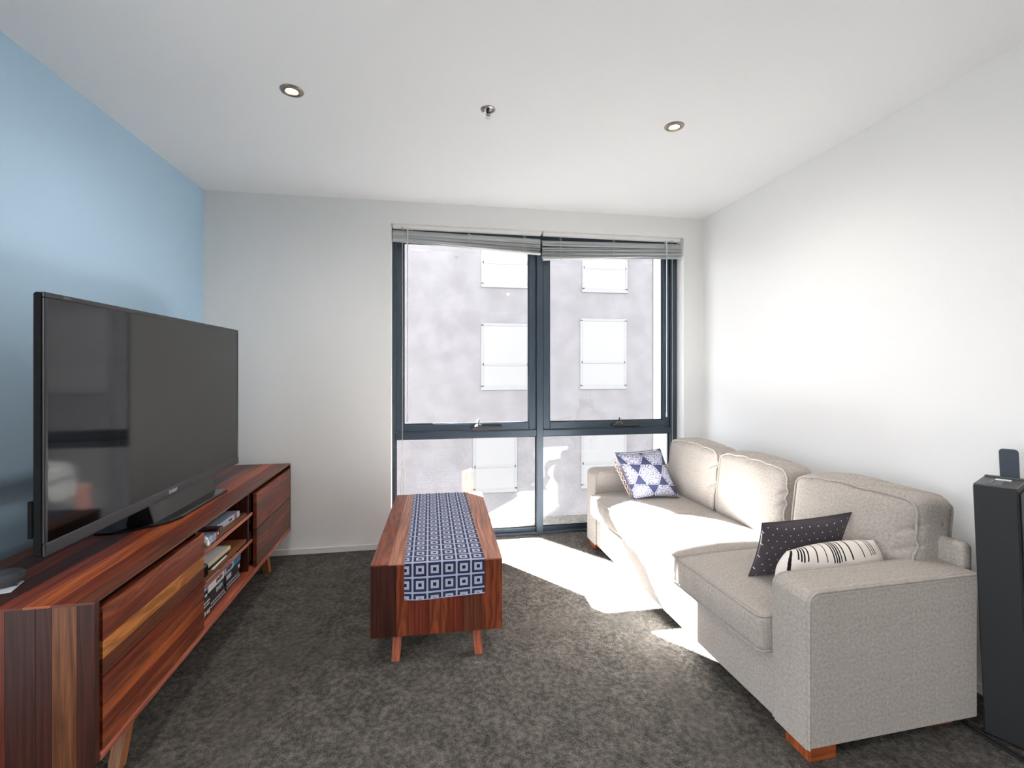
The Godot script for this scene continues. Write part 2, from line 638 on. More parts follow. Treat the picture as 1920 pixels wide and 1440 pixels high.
# ---------------------------------------------------------------- the room
func room() -> void:
	var w := ROOM_R - ROOM_L
	var cx := (ROOM_R + ROOM_L) / 2
	var d := ROOM_F - ROOM_B
	var cz := (ROOM_F + ROOM_B) / 2
	var t := 0.25
	# the floor runs out under the window to the outer face
	var s := Shape.new()
	s.box(Vector3(w + 2 * t, t, ROOM_F + t - OUTER), Vector3(cx, -t / 2, (ROOM_F + t + OUTER) / 2))
	structure("floor", s, M.carpet)
	structure("ceiling", boxed(Vector3(w + 2 * t, t, ROOM_F + t - OUTER), Vector3(cx, CEIL + t / 2, (ROOM_F + t + OUTER) / 2)), M.ceiling_paint)
	structure("wall_right", boxed(Vector3(t, CEIL, d), Vector3(ROOM_R + t / 2, CEIL / 2, cz)), M.white_paint)
	structure("wall_front", boxed(Vector3(w + 2 * t, CEIL, t), Vector3(cx, CEIL / 2, ROOM_F + t / 2)), M.white_paint)
	# unseen glazing added in the blue wall as fill light behind the camera
	var g0 := -1.15
	var g1 := 2.45
	var gh := 2.30
	s = Shape.new()
	s.box(Vector3(t, CEIL, g0 - ROOM_B), Vector3(ROOM_L - t / 2, CEIL / 2, (g0 + ROOM_B) / 2))
	s.box(Vector3(t, CEIL, ROOM_F - g1), Vector3(ROOM_L - t / 2, CEIL / 2, (g1 + ROOM_F) / 2))
	s.box(Vector3(t, CEIL - gh, g1 - g0), Vector3(ROOM_L - t / 2, (CEIL + gh) / 2, (g0 + g1) / 2))
	structure("wall_left", s, M.blue_paint)
	structure("wall_added_fin", boxed(Vector3(3.2, 5.4, 0.2), Vector3(ROOM_L - t - 1.6, 2.3, -1.42)), M.added_cladding)  # unseen fin added to keep the sun off the added glazing
	var glaz := Node3D.new()
	glaz.name = "window_2"  # added opening, out of view, lets in fill light
	glaz.set_meta("kind", "structure")
	glaz.position = Vector3(ROOM_L - 0.15, 0, 0)
	add_child(glaz)
	for i in 5:
		part("stile", boxed(Vector3(0.07, gh, 0.05), Vector3(0, gh / 2, lerpf(g0 + 0.025, g1 - 0.025, i / 4.0)), 0.003), M.window_metal, glaz)
	for y in [0.025, gh - 0.025]:
		part("rail", boxed(Vector3(0.06, 0.05, g1 - g0), Vector3(0, y, (g0 + g1) / 2), 0.003), M.window_metal, glaz)
	for i in 4:
		var pz := lerpf(g0 + 0.025, g1 - 0.025, (i + 0.5) / 4.0)
		part("pane", boxed(Vector3(0.006, gh - 0.09, (g1 - g0) / 4 - 0.06), Vector3(0, gh / 2, pz)), M.pane_glass, glaz)
	s = Shape.new()
	var zt := ROOM_B - OUTER
	var zc := (ROOM_B + OUTER) / 2
	s.box(Vector3(OPEN_L - ROOM_L + t, CEIL, zt), Vector3((OPEN_L + ROOM_L - t) / 2, CEIL / 2, zc))
	s.box(Vector3(ROOM_R + t - OPEN_R, CEIL, zt), Vector3((ROOM_R + t + OPEN_R) / 2, CEIL / 2, zc))
	s.box(Vector3(OPEN_R - OPEN_L, CEIL - OPEN_T, zt), Vector3((OPEN_R + OPEN_L) / 2, (CEIL + OPEN_T) / 2, zc))
	structure("wall_back", s, M.white_paint)
	s = Shape.new()
	for e in [[ROOM_L - t, OPEN_L, 0.0, CEIL], [OPEN_R, ROOM_R + t, 0.0, CEIL], [OPEN_L, OPEN_R, OPEN_T, CEIL]]:
		s.box(Vector3(e[1] - e[0], e[3] - e[2], 0.02), Vector3((e[0] + e[1]) / 2, (e[2] + e[3]) / 2, OUTER - 0.01))
	structure("wall_added_cladding", s, M.added_cladding)  # unseen dark cladding added to cut sun bounced onto the building opposite
	s = Shape.new()
	var bh := 0.044
	s.box(Vector3(OPEN_L - ROOM_L, bh, 0.012), Vector3((OPEN_L + ROOM_L) / 2, bh / 2, ROOM_B + 0.006), 0.003)
	s.box(Vector3(ROOM_R - OPEN_R, bh, 0.012), Vector3((OPEN_R + ROOM_R) / 2, bh / 2, ROOM_B + 0.006), 0.003)
	structure("baseboard_back", s, M.trim_paint)
	structure("baseboard_left", boxed(Vector3(0.012, bh, g0 - ROOM_B - 0.012), Vector3(ROOM_L + 0.006, bh / 2, (g0 + ROOM_B) / 2 + 0.006), 0.003), M.trim_paint)
	structure("baseboard_right", boxed(Vector3(0.012, bh, d - 0.024), Vector3(ROOM_R - 0.006, bh / 2, cz), 0.003), M.trim_paint)


func window() -> void:
	var root := Node3D.new()
	root.name = "window_1"
	root.set_meta("kind", "structure")
	root.position = Vector3(0, 0, WIN_Z)
	add_child(root)
	var dp := 0.072
	var bar := func(x0: float, x1: float, y0: float, y1: float, z: float, depth: float) -> Shape:
		var s := Shape.new()
		s.box(Vector3(x1 - x0, y1 - y0, depth), Vector3((x0 + x1) / 2, (y0 + y1) / 2, z - depth / 2), 0.003)
		return s
	var top := OPEN_T
	part("jamb", bar.call(OPEN_L, -0.282, 0.0, top, 0, dp), M.window_metal, root)
	part("jamb", bar.call(2.014, OPEN_R, 0.0, top, 0, dp), M.window_metal, root)
	part("head_rail", bar.call(-0.282, 2.014, top - 0.05, top, 0, dp), M.window_metal, root)
	part("mullion", bar.call(0.838, 0.892, 0.0, top - 0.05, 0.004, dp + 0.004), M.window_metal, root)
	for e in [[-0.282, 0.838], [0.892, 2.014]]:
		part("transom", bar.call(e[0], e[1], 0.798, 0.850, 0, dp), M.window_metal, root)
		var rail := bar.call(e[0], e[1], 0.0, 0.018, 0, dp) as Shape
		rail.box(Vector3(e[1] - e[0], 0.02, 0.03), Vector3((e[0] + e[1]) / 2, 0.045, -0.045), 0.004)
		rail.box(Vector3(e[1] - e[0], 0.02, 0.03), Vector3((e[0] + e[1]) / 2, 0.026, -0.055), 0.0)
		part("bottom_rail", rail, M.window_metal, root)
		part("lower_pane", bar.call(e[0] + 0.004, e[1] - 0.004, 0.055, 0.800, -0.040, 0.006), M.pane_glass, root)
		# the gasket round the lower pane
		var g := Shape.new()
		for b in [[e[0], e[0] + 0.007, 0.055, 0.798], [e[1] - 0.007, e[1], 0.055, 0.798], [e[0], e[1], 0.055, 0.062], [e[0], e[1], 0.791, 0.798]]:
			g.box(Vector3(b[1] - b[0], b[3] - b[2], 0.008), Vector3((b[0] + b[1]) / 2, (b[2] + b[3]) / 2, -0.034), 0.001)
		part("gasket", g, M.rubber, root)
	# two awning sashes above the transom
	for e in [[-0.279, 0.835, 0.43], [0.895, 2.011, 1.61]]:
		var s := Shape.new()
		var y0 := 0.854
		var y1 := top - 0.053
		var st := 0.058
		for b in [[e[0], e[0] + st, y0, y1], [e[1] - st, e[1], y0, y1], [e[0] + st, e[1] - st, y0, y0 + st], [e[0] + st, e[1] - st, y1 - st, y1]]:
			s.box(Vector3(b[1] - b[0], b[3] - b[2], 0.05), Vector3((b[0] + b[1]) / 2, (b[2] + b[3]) / 2, -0.04), 0.004)
		var sash := part("awning_sash", s, M.window_metal, root)
		var bead := Shape.new()
		var i := st
		for b in [[e[0] + i, e[0] + i + 0.006, y0 + i, y1 - i], [e[1] - i - 0.006, e[1] - i, y0 + i, y1 - i], [e[0] + i, e[1] - i, y0 + i, y0 + i + 0.006], [e[0] + i, e[1] - i, y1 - i - 0.006, y1 - i]]:
			bead.box(Vector3(b[1] - b[0], b[3] - b[2], 0.012), Vector3((b[0] + b[1]) / 2, (b[2] + b[3]) / 2, -0.036), 0.0015)
		part("glazing_bead", bead, M.rubber, sash)
		part("pane", bar.call(e[0] + st - 0.004, e[1] - st + 0.004, y0 + st - 0.004, y1 - st + 0.004, -0.044, 0.006), M.pane_glass, sash)
		# chain winder on the bottom rail
		var wd := Shape.new()
		var mx: float = e[2]
		wd.box(Vector3(0.25, 0.026, 0.034), Vector3(mx, 0.879, 0.002), 0.006)
		wd.lathe([Vector2(0, 0.018), Vector2(0.020, 0.014), Vector2(0.036, 0.0), Vector2(0.036, -0.004)], 20, Vector3(mx - 0.065, 0.893, 0.0))
		wd.tube([Vector3(mx - 0.07, 0.90, 0.004), Vector3(mx - 0.072, 0.918, 0.012), Vector3(mx - 0.066, 0.934, 0.018)], 0.005, 8)
		wd.lathe([Vector2(0, 0.008), Vector2(0.007, 0.004), Vector2(0.008, 0), Vector2(0.007, -0.004), Vector2(0, -0.008)], 12, Vector3(mx - 0.066, 0.937, 0.018))
		part("winder", wd, M.winder_metal, sash, Vector3.ZERO, "dark metal chain winder with folded crank")


func outside() -> void:
	var zf := -8.5
	var edge := -2.74
	var b := thing("concrete_building", "pale concrete building with paler windows seen through the glass", "building", Vector3(0, 0, zf))
	var wall := Shape.new()
	wall.box(Vector3(14.0 - edge, 18.0, 6.0), Vector3((14.0 + edge) / 2, 3.0, -3.0))
	part("wall", wall, M.concrete, b)
	# unseen beam added over the passage to cut off the higher sun
	part("sun_blocker", boxed(Vector3(6.0, 2.0, 0.4), Vector3(edge - 3.0, 4.43 + 1.0, -0.2)), M.concrete, b)
	for r in [[0.90, 1.75, 1.02, 2.16], [2.78, 3.66, 1.02, 2.28], [2.82, 3.68, 2.86, 4.0], [0.75, 1.52, -0.86, 0.30], [2.80, 3.66, -0.86, 0.30], [0.9, 1.75, 2.9, 4.0]]:
		var x: float = (r[0] + r[1]) / 2
		var y: float = (r[2] + r[3]) / 2
		var w: float = r[1] - r[0]
		var h: float = r[3] - r[2]
		var f := Shape.new()
		for q in [[-w / 2, 0.0, 0.05, h], [w / 2, 0.0, 0.05, h], [0.0, -h / 2, w + 0.05, 0.05], [0.0, h / 2, w + 0.05, 0.05], [0.0, -h * 0.14, w, 0.05]]:
			f.box(Vector3(q[2], q[3], 0.016), Vector3(x + q[0], y + q[1], 0.008), 0.004)
		f.box(Vector3(w + 0.06, 0.04, 0.02), Vector3(x, r[2] - 0.04, 0.01), 0.005)
		var frame := part("window", f, M.far_frame, b)
		part("blind", boxed(Vector3(w - 0.05, h - 0.05, 0.01), Vector3(x, y, 0.005)), M.far_panel, frame)  # plain pale panel filling the frame


# ---------------------------------------------------------------- wood
func board(size: Vector3, at: Vector3, grain: int, m: String, parent: Node, called := "board", ch := 0.0004) -> MeshInstance3D:
	var s := Shape.new()
	s.box(size, Vector3.ZERO, ch, grain, Vector2(rng.randf() * 0.15, rng.randf() * 0.14))
	return part(called, s, M[m], parent, at)

# A panel glued up from boards. across: axis over which the widths run; edges: positions from 0 to 1.
func panel(size: Vector3, at: Vector3, grain: int, across: int, edges: Array, tones: Array, parent: Node, called := "board") -> void:
	var lo := at - size * 0.5
	for i in edges.size() - 1:
		var sz := size
		sz[across] = size[across] * (edges[i + 1] - edges[i]) - 0.0004
		var c := at
		c[across] = lo[across] + size[across] * (edges[i] + edges[i + 1]) / 2
		board(sz, c, grain, tones[i % tones.size()], parent, called)

func leg(p0: Vector3, p1: Vector3, w0: Vector2, w1: Vector2, m: String, parent: Node) -> void:
	# a square leg from p0 (top) to p1 (foot)
	var s := Shape.new()
	var q := []
	for e in [[p0, w0], [p1, w1]]:
		for c in [[-1, -1], [1, -1], [1, 1], [-1, 1]]:
			q.append(e[0] + Vector3(c[0] * e[1].x / 2, 0, c[1] * e[1].y / 2))
	var mid := (p0 + p1) / 2
	for f in [[0, 1, 5, 4], [1, 2, 6, 5], [2, 3, 7, 6], [3, 0, 4, 7]]:
		var c: Vector3 = (q[f[0]] + q[f[1]] + q[f[2]] + q[f[3]]) / 4
		s.flat([q[f[0]], q[f[1]], q[f[2]], q[f[3]]], c - mid, [Vector2(0.1, 0.02), Vector2(0.1, 0.06), Vector2(0.35, 0.06), Vector2(0.35, 0.02)])
	s.flat([q[0], q[1], q[2], q[3]], Vector3.UP)
	s.flat([q[4], q[5], q[6], q[7]], Vector3.DOWN)
	part("leg", s, M[m], parent)


func tv_cabinet() -> void:
	# local X points out of the front, -Z runs along the length to the far end
	var c := thing("tv_cabinet", "long low hardwood television cabinet with drawers and open shelves", "cabinet", Vector3(-0.9611, 0, -1.5318), 0.01845)
	var L := 2.022
	var D := 0.525
	var T := 0.676
	var B := 0.200
	var th := 0.020
	# top: staves along the length, listed from the front edge to the back
	var tt := 0.007
	panel(Vector3(D, tt, L), Vector3(-D / 2, T - tt / 2, -L / 2), 2, 0, [0.0, 0.12, 0.27, 0.40, 0.53, 0.66, 0.79, 0.90, 1.0], ["wood_brown", "wood_dark", "wood_red", "wood_dark", "wood_red", "wood_orange", "wood_red", "wood_brown"], c, "top_board")
	# ends: staves standing up
	for z in [-th / 2, -L + th / 2]:
		panel(Vector3(D, T - tt - B, th), Vector3(-D / 2, (T - tt + B) / 2, z), 1, 0, [0.0, 0.14, 0.29, 0.45, 0.58, 0.72, 0.797, 0.915, 1.0], ["wood_dark", "wood_brown", "wood_dark", "wood_red", "wood_dark", "wood_dark", "wood_amber", "wood_dark"], c, "end_board")
	board(Vector3(D - 0.022, th - tt, L - 2 * th), Vector3(-D / 2 - 0.006, T - tt - (th - tt) / 2, -L / 2), 2, "wood_dark", c, "under_top")
	board(Vector3(0.003, 0.021, L - 2 * th), Vector3(0.0012, B + 0.0105, -L / 2), 2, "wood_lit_edge", c, "lit_edge_strip")  # pale strip paints in the light the bottom front edge catches
	# bottom
	panel(Vector3(D, 0.022, L - 2 * th), Vector3(-D / 2, B + 0.011, -L / 2), 2, 0, [0.0, 0.25, 0.5, 0.75, 1.0], ["wood_brown", "wood_red", "wood_mid", "wood_edge"], c, "bottom_board")
	# back panel
	board(Vector3(0.012, T - B - th - 0.022, L - 2 * th), Vector3(-D + 0.006, (T - th + B + 0.022) / 2, -L / 2), 2, "wood_brown", c, "back_panel")
	var y0 := B + 0.023
	# dividers of the open bay
	for s in [0.675, 1.280]:
		board(Vector3(D - 0.03, T - th - y0, 0.018), Vector3(-D / 2 - 0.012, (T - th + y0) / 2, -s), 1, "wood_dark", c, "divider")
	# shelves
	for y in [0.545, 0.397]:
		board(Vector3(D - 0.05, 0.016, 1.280 - 0.675 - 0.019), Vector3(-D / 2 - 0.008, y, -(0.675 + 1.280) / 2), 2, "wood_tan", c, "shelf")
		board(Vector3(0.006, 0.0165, 1.280 - 0.675 - 0.019), Vector3(-0.006, y, -(0.675 + 1.280) / 2), 2, "wood_lit_edge", c, "shelf_lit_edge")  # paler strip, the edge highlight put into its colour
	# drawers: two on the near side, two on the far side
	for e in [[0.034, 0.684, 0], [1.332, 2.000, 1]]:
		for k in 2:
			var lo: float = [0.226, 0.4385][k]
			var hi: float = [0.4335, 0.642][k]
			var dr := Node3D.new()
			dr.name = "drawer"
			c.add_child(dr, true)
			var wz: float = e[1] - e[0]
			var zc: float = -(e[0] + e[1]) / 2
			var tones: Array = [[["wood_mid", "wood_red", "wood_orange", "wood_mid", "wood_red"], ["wood_brown", "wood_gold", "wood_red", "wood_mid"]], [["wood_brown", "wood_red", "wood_mid", "wood_brown"], ["wood_mid", "wood_red", "wood_brown", "wood_mid"]]][e[2]][k]
			var n := tones.size()
			var edges := [0.0]
			for i in range(1, n):
				edges.append((i + rng.randf_range(-0.14, 0.14)) / n)
			edges.append(1.0)
			panel(Vector3(0.020, hi - lo, wz), Vector3(-0.010, (hi + lo) / 2, zc), 2, 1, edges, tones, dr, "front_board")
			var bin := Shape.new()
			bin.box(Vector3(D - 0.10, hi - lo - 0.04, wz - 0.06), Vector3(-D / 2 + 0.01, (hi + lo) / 2, zc))
			part("drawer_box", bin, M.wood_brown, dr)
	for e in [[-0.32, -1], [-1.72, 1]]:
		for sx in [0, 1]:
			var x: float = -0.085 if sx == 0 else -D + 0.085
			var dx: float = 0.0 if sx == 0 else -0.02
			leg(Vector3(x, B, e[0]), Vector3(x + dx, 0, e[0] + 0.075 * -e[1]), Vector2(0.036, 0.058), Vector2(0.036, 0.040), "wood_tan", c)


func coffee_table() -> void:
	var c := thing("coffee_table", "low hardwood block coffee table with a patterned runner on it", "table", Vector3(0.0372, 0, -2.807), -0.0225)
	var W := 0.608
	var L := 1.203
	var T := 0.45
	var B := 0.115
	var th := 0.022
	var e := [0.0, 0.13, 0.27, 0.44, 0.60, 0.74, 0.87, 1.0]
	var tt := 0.006
	panel(Vector3(W, tt, L), Vector3(0, T - tt / 2, 0), 2, 0, e, ["wood_mid", "wood_painted_sheen", "wood_painted_sheen", "wood_tan", "wood_tan", "wood_painted_sheen", "wood_painted_sheen"], c, "top_board")  # paler boards carry the window sheen in their colour
	board(Vector3(W - 2 * th, th - tt, L - 2 * th), Vector3(0, T - tt - (th - tt) / 2, 0), 2, "wood_brown", c, "under_top")
	for z in [L / 2 - th / 2, -L / 2 + th / 2]:
		panel(Vector3(W, T - tt - B, th), Vector3(0, (T - tt + B) / 2, z), 1, 0, [0.0, 0.19, 0.30, 0.44, 0.58, 0.70, 0.84, 1.0], ["wood_dark", "wood_mid", "wood_red", "wood_mid", "wood_red", "wood_brown", "wood_mid"], c, "end_board")
	for s in [-1, 1]:
		panel(Vector3(th, T - tt - B, L - 2 * th), Vector3(s * (W / 2 - th / 2), (T - tt + B) / 2, 0), 2, 1, [0.0, 0.33, 0.66, 1.0], ["wood_red", "wood_mid", "wood_brown"], c, "side_board")
	board(Vector3(W - 2 * th, 0.016, L - 2 * th), Vector3(0, B + 0.008, 0), 2, "wood_brown", c, "bottom_panel")
	for sx in [-1, 1]:
		for sz in [-1, 1]:
			leg(Vector3(sx * 0.185, B + 0.002, sz * (L / 2 - 0.055)), Vector3(sx * 0.192, 0, sz * (L / 2 - 0.02)), Vector2(0.04, 0.045), Vector2(0.036, 0.036), "wood_edge", c)

	# runner: lies along the top, hangs over both ends
	var r := thing("table_runner", "navy and white runner printed with squares, draped along the coffee table", "table runner", Vector3(0.0372, 0, -2.807), -0.0225)
	var path := []
	var drop := 0.163
	var zl := L / 2
	for i in 9:
		path.append(Vector2(zl + 0.0035, T - drop + (drop - 0.006) * i / 8.0))
	path.append(Vector2(zl + 0.002, T + 0.001))
	path.append(Vector2(zl - 0.003, T + 0.003))
	for i in 41:
		path.append(Vector2(lerpf(zl - 0.008, -zl + 0.008, i / 40.0), T + 0.003))
	path.append(Vector2(-zl + 0.003, T + 0.003))
	path.append(Vector2(-zl - 0.002, T + 0.001))
	for i in 9:
		path.append(Vector2(-zl - 0.0035, T - 0.006 - 0.12 * i / 8.0))
	var faces := []
	var along := 0.0
	var rows := []
	var nx := 16
	for i in path.size():
		if i > 0:
			along += path[i].distance_to(path[i - 1])
		var p: Vector2 = path[i]
		var k := (zl - p.x) / (2 * zl)
		var row := []
		for j in nx + 1:
			var q := float(j) / nx
			var x := lerpf(lerpf(-0.151, -0.184, k), lerpf(0.219, 0.182, k), q)
			var hang := clampf((T - p.y) / drop, 0, 1)
			var ripple := hang * (0.004 * sin(q * 9.0 + 0.6) + 0.003) * signf(p.x)
			var sag := hang * 0.006 * sin(q * 5.0) if p.x > 0 else 0.0
			row.append([Vector3(x, p.y - sag, p.x + ripple), Vector2(q * 0.370 + 0.031, along + 0.036)])
		rows.append(row)
	for side in [0.0012, -0.0012]:
		for i in rows.size() - 1:
			for j in nx:
				var a: Array = [rows[i][j], rows[i + 1][j], rows[i + 1][j + 1], rows[i][j + 1]]
				var n: Vector3 = (a[2][0] - a[0][0]).cross(a[3][0] - a[1][0]).normalized()
				faces.append([a[0][0] + n * side, a[1][0] + n * side, a[2][0] + n * side, a[3][0] + n * side, 1.0 if side > 0 else -1.0, [a[0][1], a[1][1], a[2][1], a[3][1]]])
	var s := Shape.new()
	s.smooth(faces)
	part("cloth", s, M.runner_cloth, r)
	var hem := []
	for q in rows[0]:
		hem.append(q[0] + Vector3(0, 0.001, 0.001))
	var hs := Shape.new()
	hs.tube(hem, 0.0022, 6)
	part("hem", hs, M.runner_cloth, r)


# ---------------------------------------------------------------- sofa
func loop(hx: float, hy: float, r: float, n := 6) -> Array:
	# a rounded rectangle in the plane, counter-clockwise
	var out := []
	for c in [[1, 1, 0.0], [-1, 1, PI / 2], [-1, -1, PI], [1, -1, 1.5 * PI]]:
		for i in n + 1:
			var a: float = c[2] + PI / 2 * i / n
			out.append(Vector2(c[0] * (hx - r) + cos(a) * r, c[1] * (hy - r) + sin(a) * r))
	return out

func dense(path: Array, step := 0.03) -> Array:
	var out := []
	for i in path.size():
		var a: Vector3 = path[i]
		var b: Vector3 = path[(i + 1) % path.size()]
		var n := maxi(1, int(a.distance_to(b) / step))
		for k in n:
			out.append(a.lerp(b, float(k) / n))
	return out

func sofa() -> void:
	# local X runs from the front to the back, -Z from the near arm to the far one
	var c := thing("sofa", "three seat sofa in grey-beige tweed along the white wall", "sofa", Vector3(1.257, 0, -1.388), 0.0393)
	var L := 2.065
	var A := 0.168
	var D := 0.745
	var F: StandardMaterial3D = M.sofa_fabric
	# arms
	for z0 in [0.0, -L + A]:
		var prof := []
		var r := 0.045
		prof.append(Vector2(0, 0.05))
		prof.append(Vector2(D, 0.05))
		prof.append(Vector2(D, 0.59))
		for i in 9:
			var a := PI / 2 + PI / 2 * i / 8.0
			prof.append(Vector2(r + cos(a) * r, 0.59 - r + sin(a) * r))
		var s := Shape.new()
		var half := A / 2
		s.extrude(prof, z0 - A, z0, 0.012)
		var arm := part("arm", s, F, c)
		for z in [z0 - 0.004, z0 - A + 0.004]:
			var pp := Shape.new()
			var path := []
			path.append(Vector3(0.004, 0.055, z))
			path.append(Vector3(0.004, 0.3, z))
			for i in 9:
				var a := PI - PI / 2 * i / 8.0
				path.append(Vector3(r + cos(a) * (r - 0.004), 0.59 - r + sin(a) * (r - 0.004), z))
			path.append(Vector3(0.4, 0.586, z))
			path.append(Vector3(D - 0.01, 0.586, z))
			pp.tube(path, 0.005, 8)
			part("piping", pp, M.sofa_fabric, arm)
	# base and back frame
	var none := func(p: Vector3) -> Vector3: return p
	var s := Shape.new()
	s.soft(Vector3(0.66, 0.235, L - 2 * A - 0.004), 0.012, Vector3(0.335, 0.05 + 0.1175, -L / 2), none, Vector3i(6, 6, 6), 2)
	part("base", s, F, c)
	s = Shape.new()
	s.soft(Vector3(0.050, 0.63, L - 0.07), 0.022, Vector3(D + 0.028, 0.055 + 0.315, -L / 2 - 0.015), func(p: Vector3) -> Vector3: return p + Vector3(0, 0.006 * cos(p.z * 3.0), 0), Vector3i(4, 8, 24), 4)
	part("back_frame", s, F, c)
	# feet
	for e in [[0.014, 0.012], [0.59, 0.055]]:
		for far in [0, 1]:
			var z: float = -e[1] if far == 0 else -L + e[1]
			var dz: float = -0.055 if far == 0 else 0.055
			var f := Shape.new()
			f.box(Vector3(0.11, 0.052, 0.11), Vector3(e[0] + 0.055, 0.026, z + dz), 0.004, 0, Vector2(0.1, 0.02))
			part("foot", f, M.wood_orange, c)
	# seat cushions
	var n := 3
	var cl := (L - 2 * A) / n
	for i in n:
		var zc := -A - cl * (i + 0.5)
		var size := Vector3(0.665, 0.150, cl - 0.004)
		var ph := i * 1.7
		var bend := func(p: Vector3) -> Vector3:
			var u: float = p.x / size.x * 2.0
			var w: float = p.z / size.z * 2.0
			var crown: float = maxf(0, 1 - u * u) * maxf(0, 1 - w * w)
			var q := p
			if p.y > 0:
				q.y += 0.024 * crown - 0.010 * maxf(0.0, -u) * maxf(0.0, -u)
				q.y += 0.0022 * sin(w * 5.0 + u * 3.0 + ph) * crown
			if u < -0.6:
				q.x -= 0.016 * maxf(0, 1 - w * w) * maxf(0, 1 - pow(p.y / 0.075, 2.0))
				q.x += 0.0028 * sin(w * 17.0 + ph + p.y * 12.0) * pow(maxf(0, 1 - pow(p.y / 0.075, 2.0)), 1.0) * maxf(0, 1 - w * w)
			return q
		var sc := Shape.new()
		sc.soft(size, 0.030, Vector3.ZERO, bend, Vector3i(22, 10, 60), 4)
		var cu := part("seat_cushion", sc, F, c, Vector3(-0.048 + size.x / 2, 0.286 + 0.075, zc))
		for side in [1.0, -1.0]:
			var path := []
			for p in loop(size.x / 2 - 0.009, size.z / 2 - 0.009, 0.028):
				path.append(Vector3(p.x, side * (0.075 - 0.009), p.y))
			var pth := []
			for p in dense(path):
				pth.append(bend.call(p) + Vector3(0.0028 * p.x / (size.x / 2), side * 0.0028, 0.0028 * p.z / (size.z / 2)))
			var pp := Shape.new()
			pp.tube(pth, 0.0050, 8, true)
			part("piping", pp, M.sofa_fabric, cu)
	# back cushions, leaning on the back frame
	for i in n:
		var zc := -A - cl * (i + 0.5)
		var size := Vector3(0.165 if i else 0.195, 0.425, cl - 0.006)
		var ph := i * 2.3 + 0.4
		var bend := func(p: Vector3) -> Vector3:
			var v: float = p.y / size.y * 2.0
			var w: float = p.z / size.z * 2.0
			var q := p
			var belly: float = maxf(0, 1 - v * v) * maxf(0, 1 - w * w)
			if p.x < 0:
				q.x -= 0.030 * belly + 0.003 * sin(w * 4.0 + v * 5.0 + ph) * belly
			# slump: the ends droop, the top is puckered by the seam
			q.y -= 0.022 * w * w * maxf(0.0, v) * (1.0 - 0.5 * signf(w) * (1.0 if i == 0 else 0.0))
			if v > 0.8:
				var across: float = maxf(0.0, 1.0 - pow(p.x / (size.x * 0.5), 2.0))
				q.y += 0.016 * maxf(0, 1 - w * w) * across
				for k in 7:
					var at := -0.72 + 0.24 * k + 0.06 * sin(k * 2.7 + ph)
					var d: float = (w - at - 0.7 * (p.x / 0.165)) / 0.05
					q.y -= 0.020 * exp(-d * d) * pow(across, 0.6) * (0.35 + 0.65 * absf(sin(k * 1.9 + ph + 1.0)))
			if absf(w) > 0.75 and w > 0:
				for k in 4:
					var d2: float = (v - (-0.75 + 0.42 * k + 0.1 * sin(k * 3.1 + ph)) - 0.9 * (w - 1.0)) / 0.045
					q.x += 0.026 * exp(-d2 * d2) * (w - 0.75) / 0.25 * (1.0 if p.x < 0.02 else 0.0)
			q.x += 0.045 * clampf(v + 0.4, 0, 1.4) * 0.5
			if i == 0:
				q.x += 0.055 * maxf(0.0, w) * maxf(0.0, w)
			return q
		var sc := Shape.new()
		sc.soft(size, 0.045, Vector3.ZERO, bend, Vector3i(10, 44, 100), 5)
		var cu := part("back_cushion", sc, F, c, Vector3(0.585 + size.x / 2 - 0.012, 0.430 + size.y / 2 - 0.016, zc + (0.0 if i else 0.030)))
		for side in [-1.0, 1.0]:
			var path := []
			for p in loop(size.z / 2 - 0.0135, size.y / 2 - 0.0135, 0.05):
				path.append(Vector3(side * (size.x / 2 - 0.0135), p.y, p.x))
			var pth := []
			for p in dense(path):
				pth.append(bend.call(p) + Vector3(side * 0.0038, 0.0038 * p.y / (size.y / 2), 0.0038 * p.z / (size.z / 2)))
			var pp := Shape.new()
			pp.tube(pth, 0.0058, 8, true)
			part("piping", pp, M.sofa_fabric, cu)


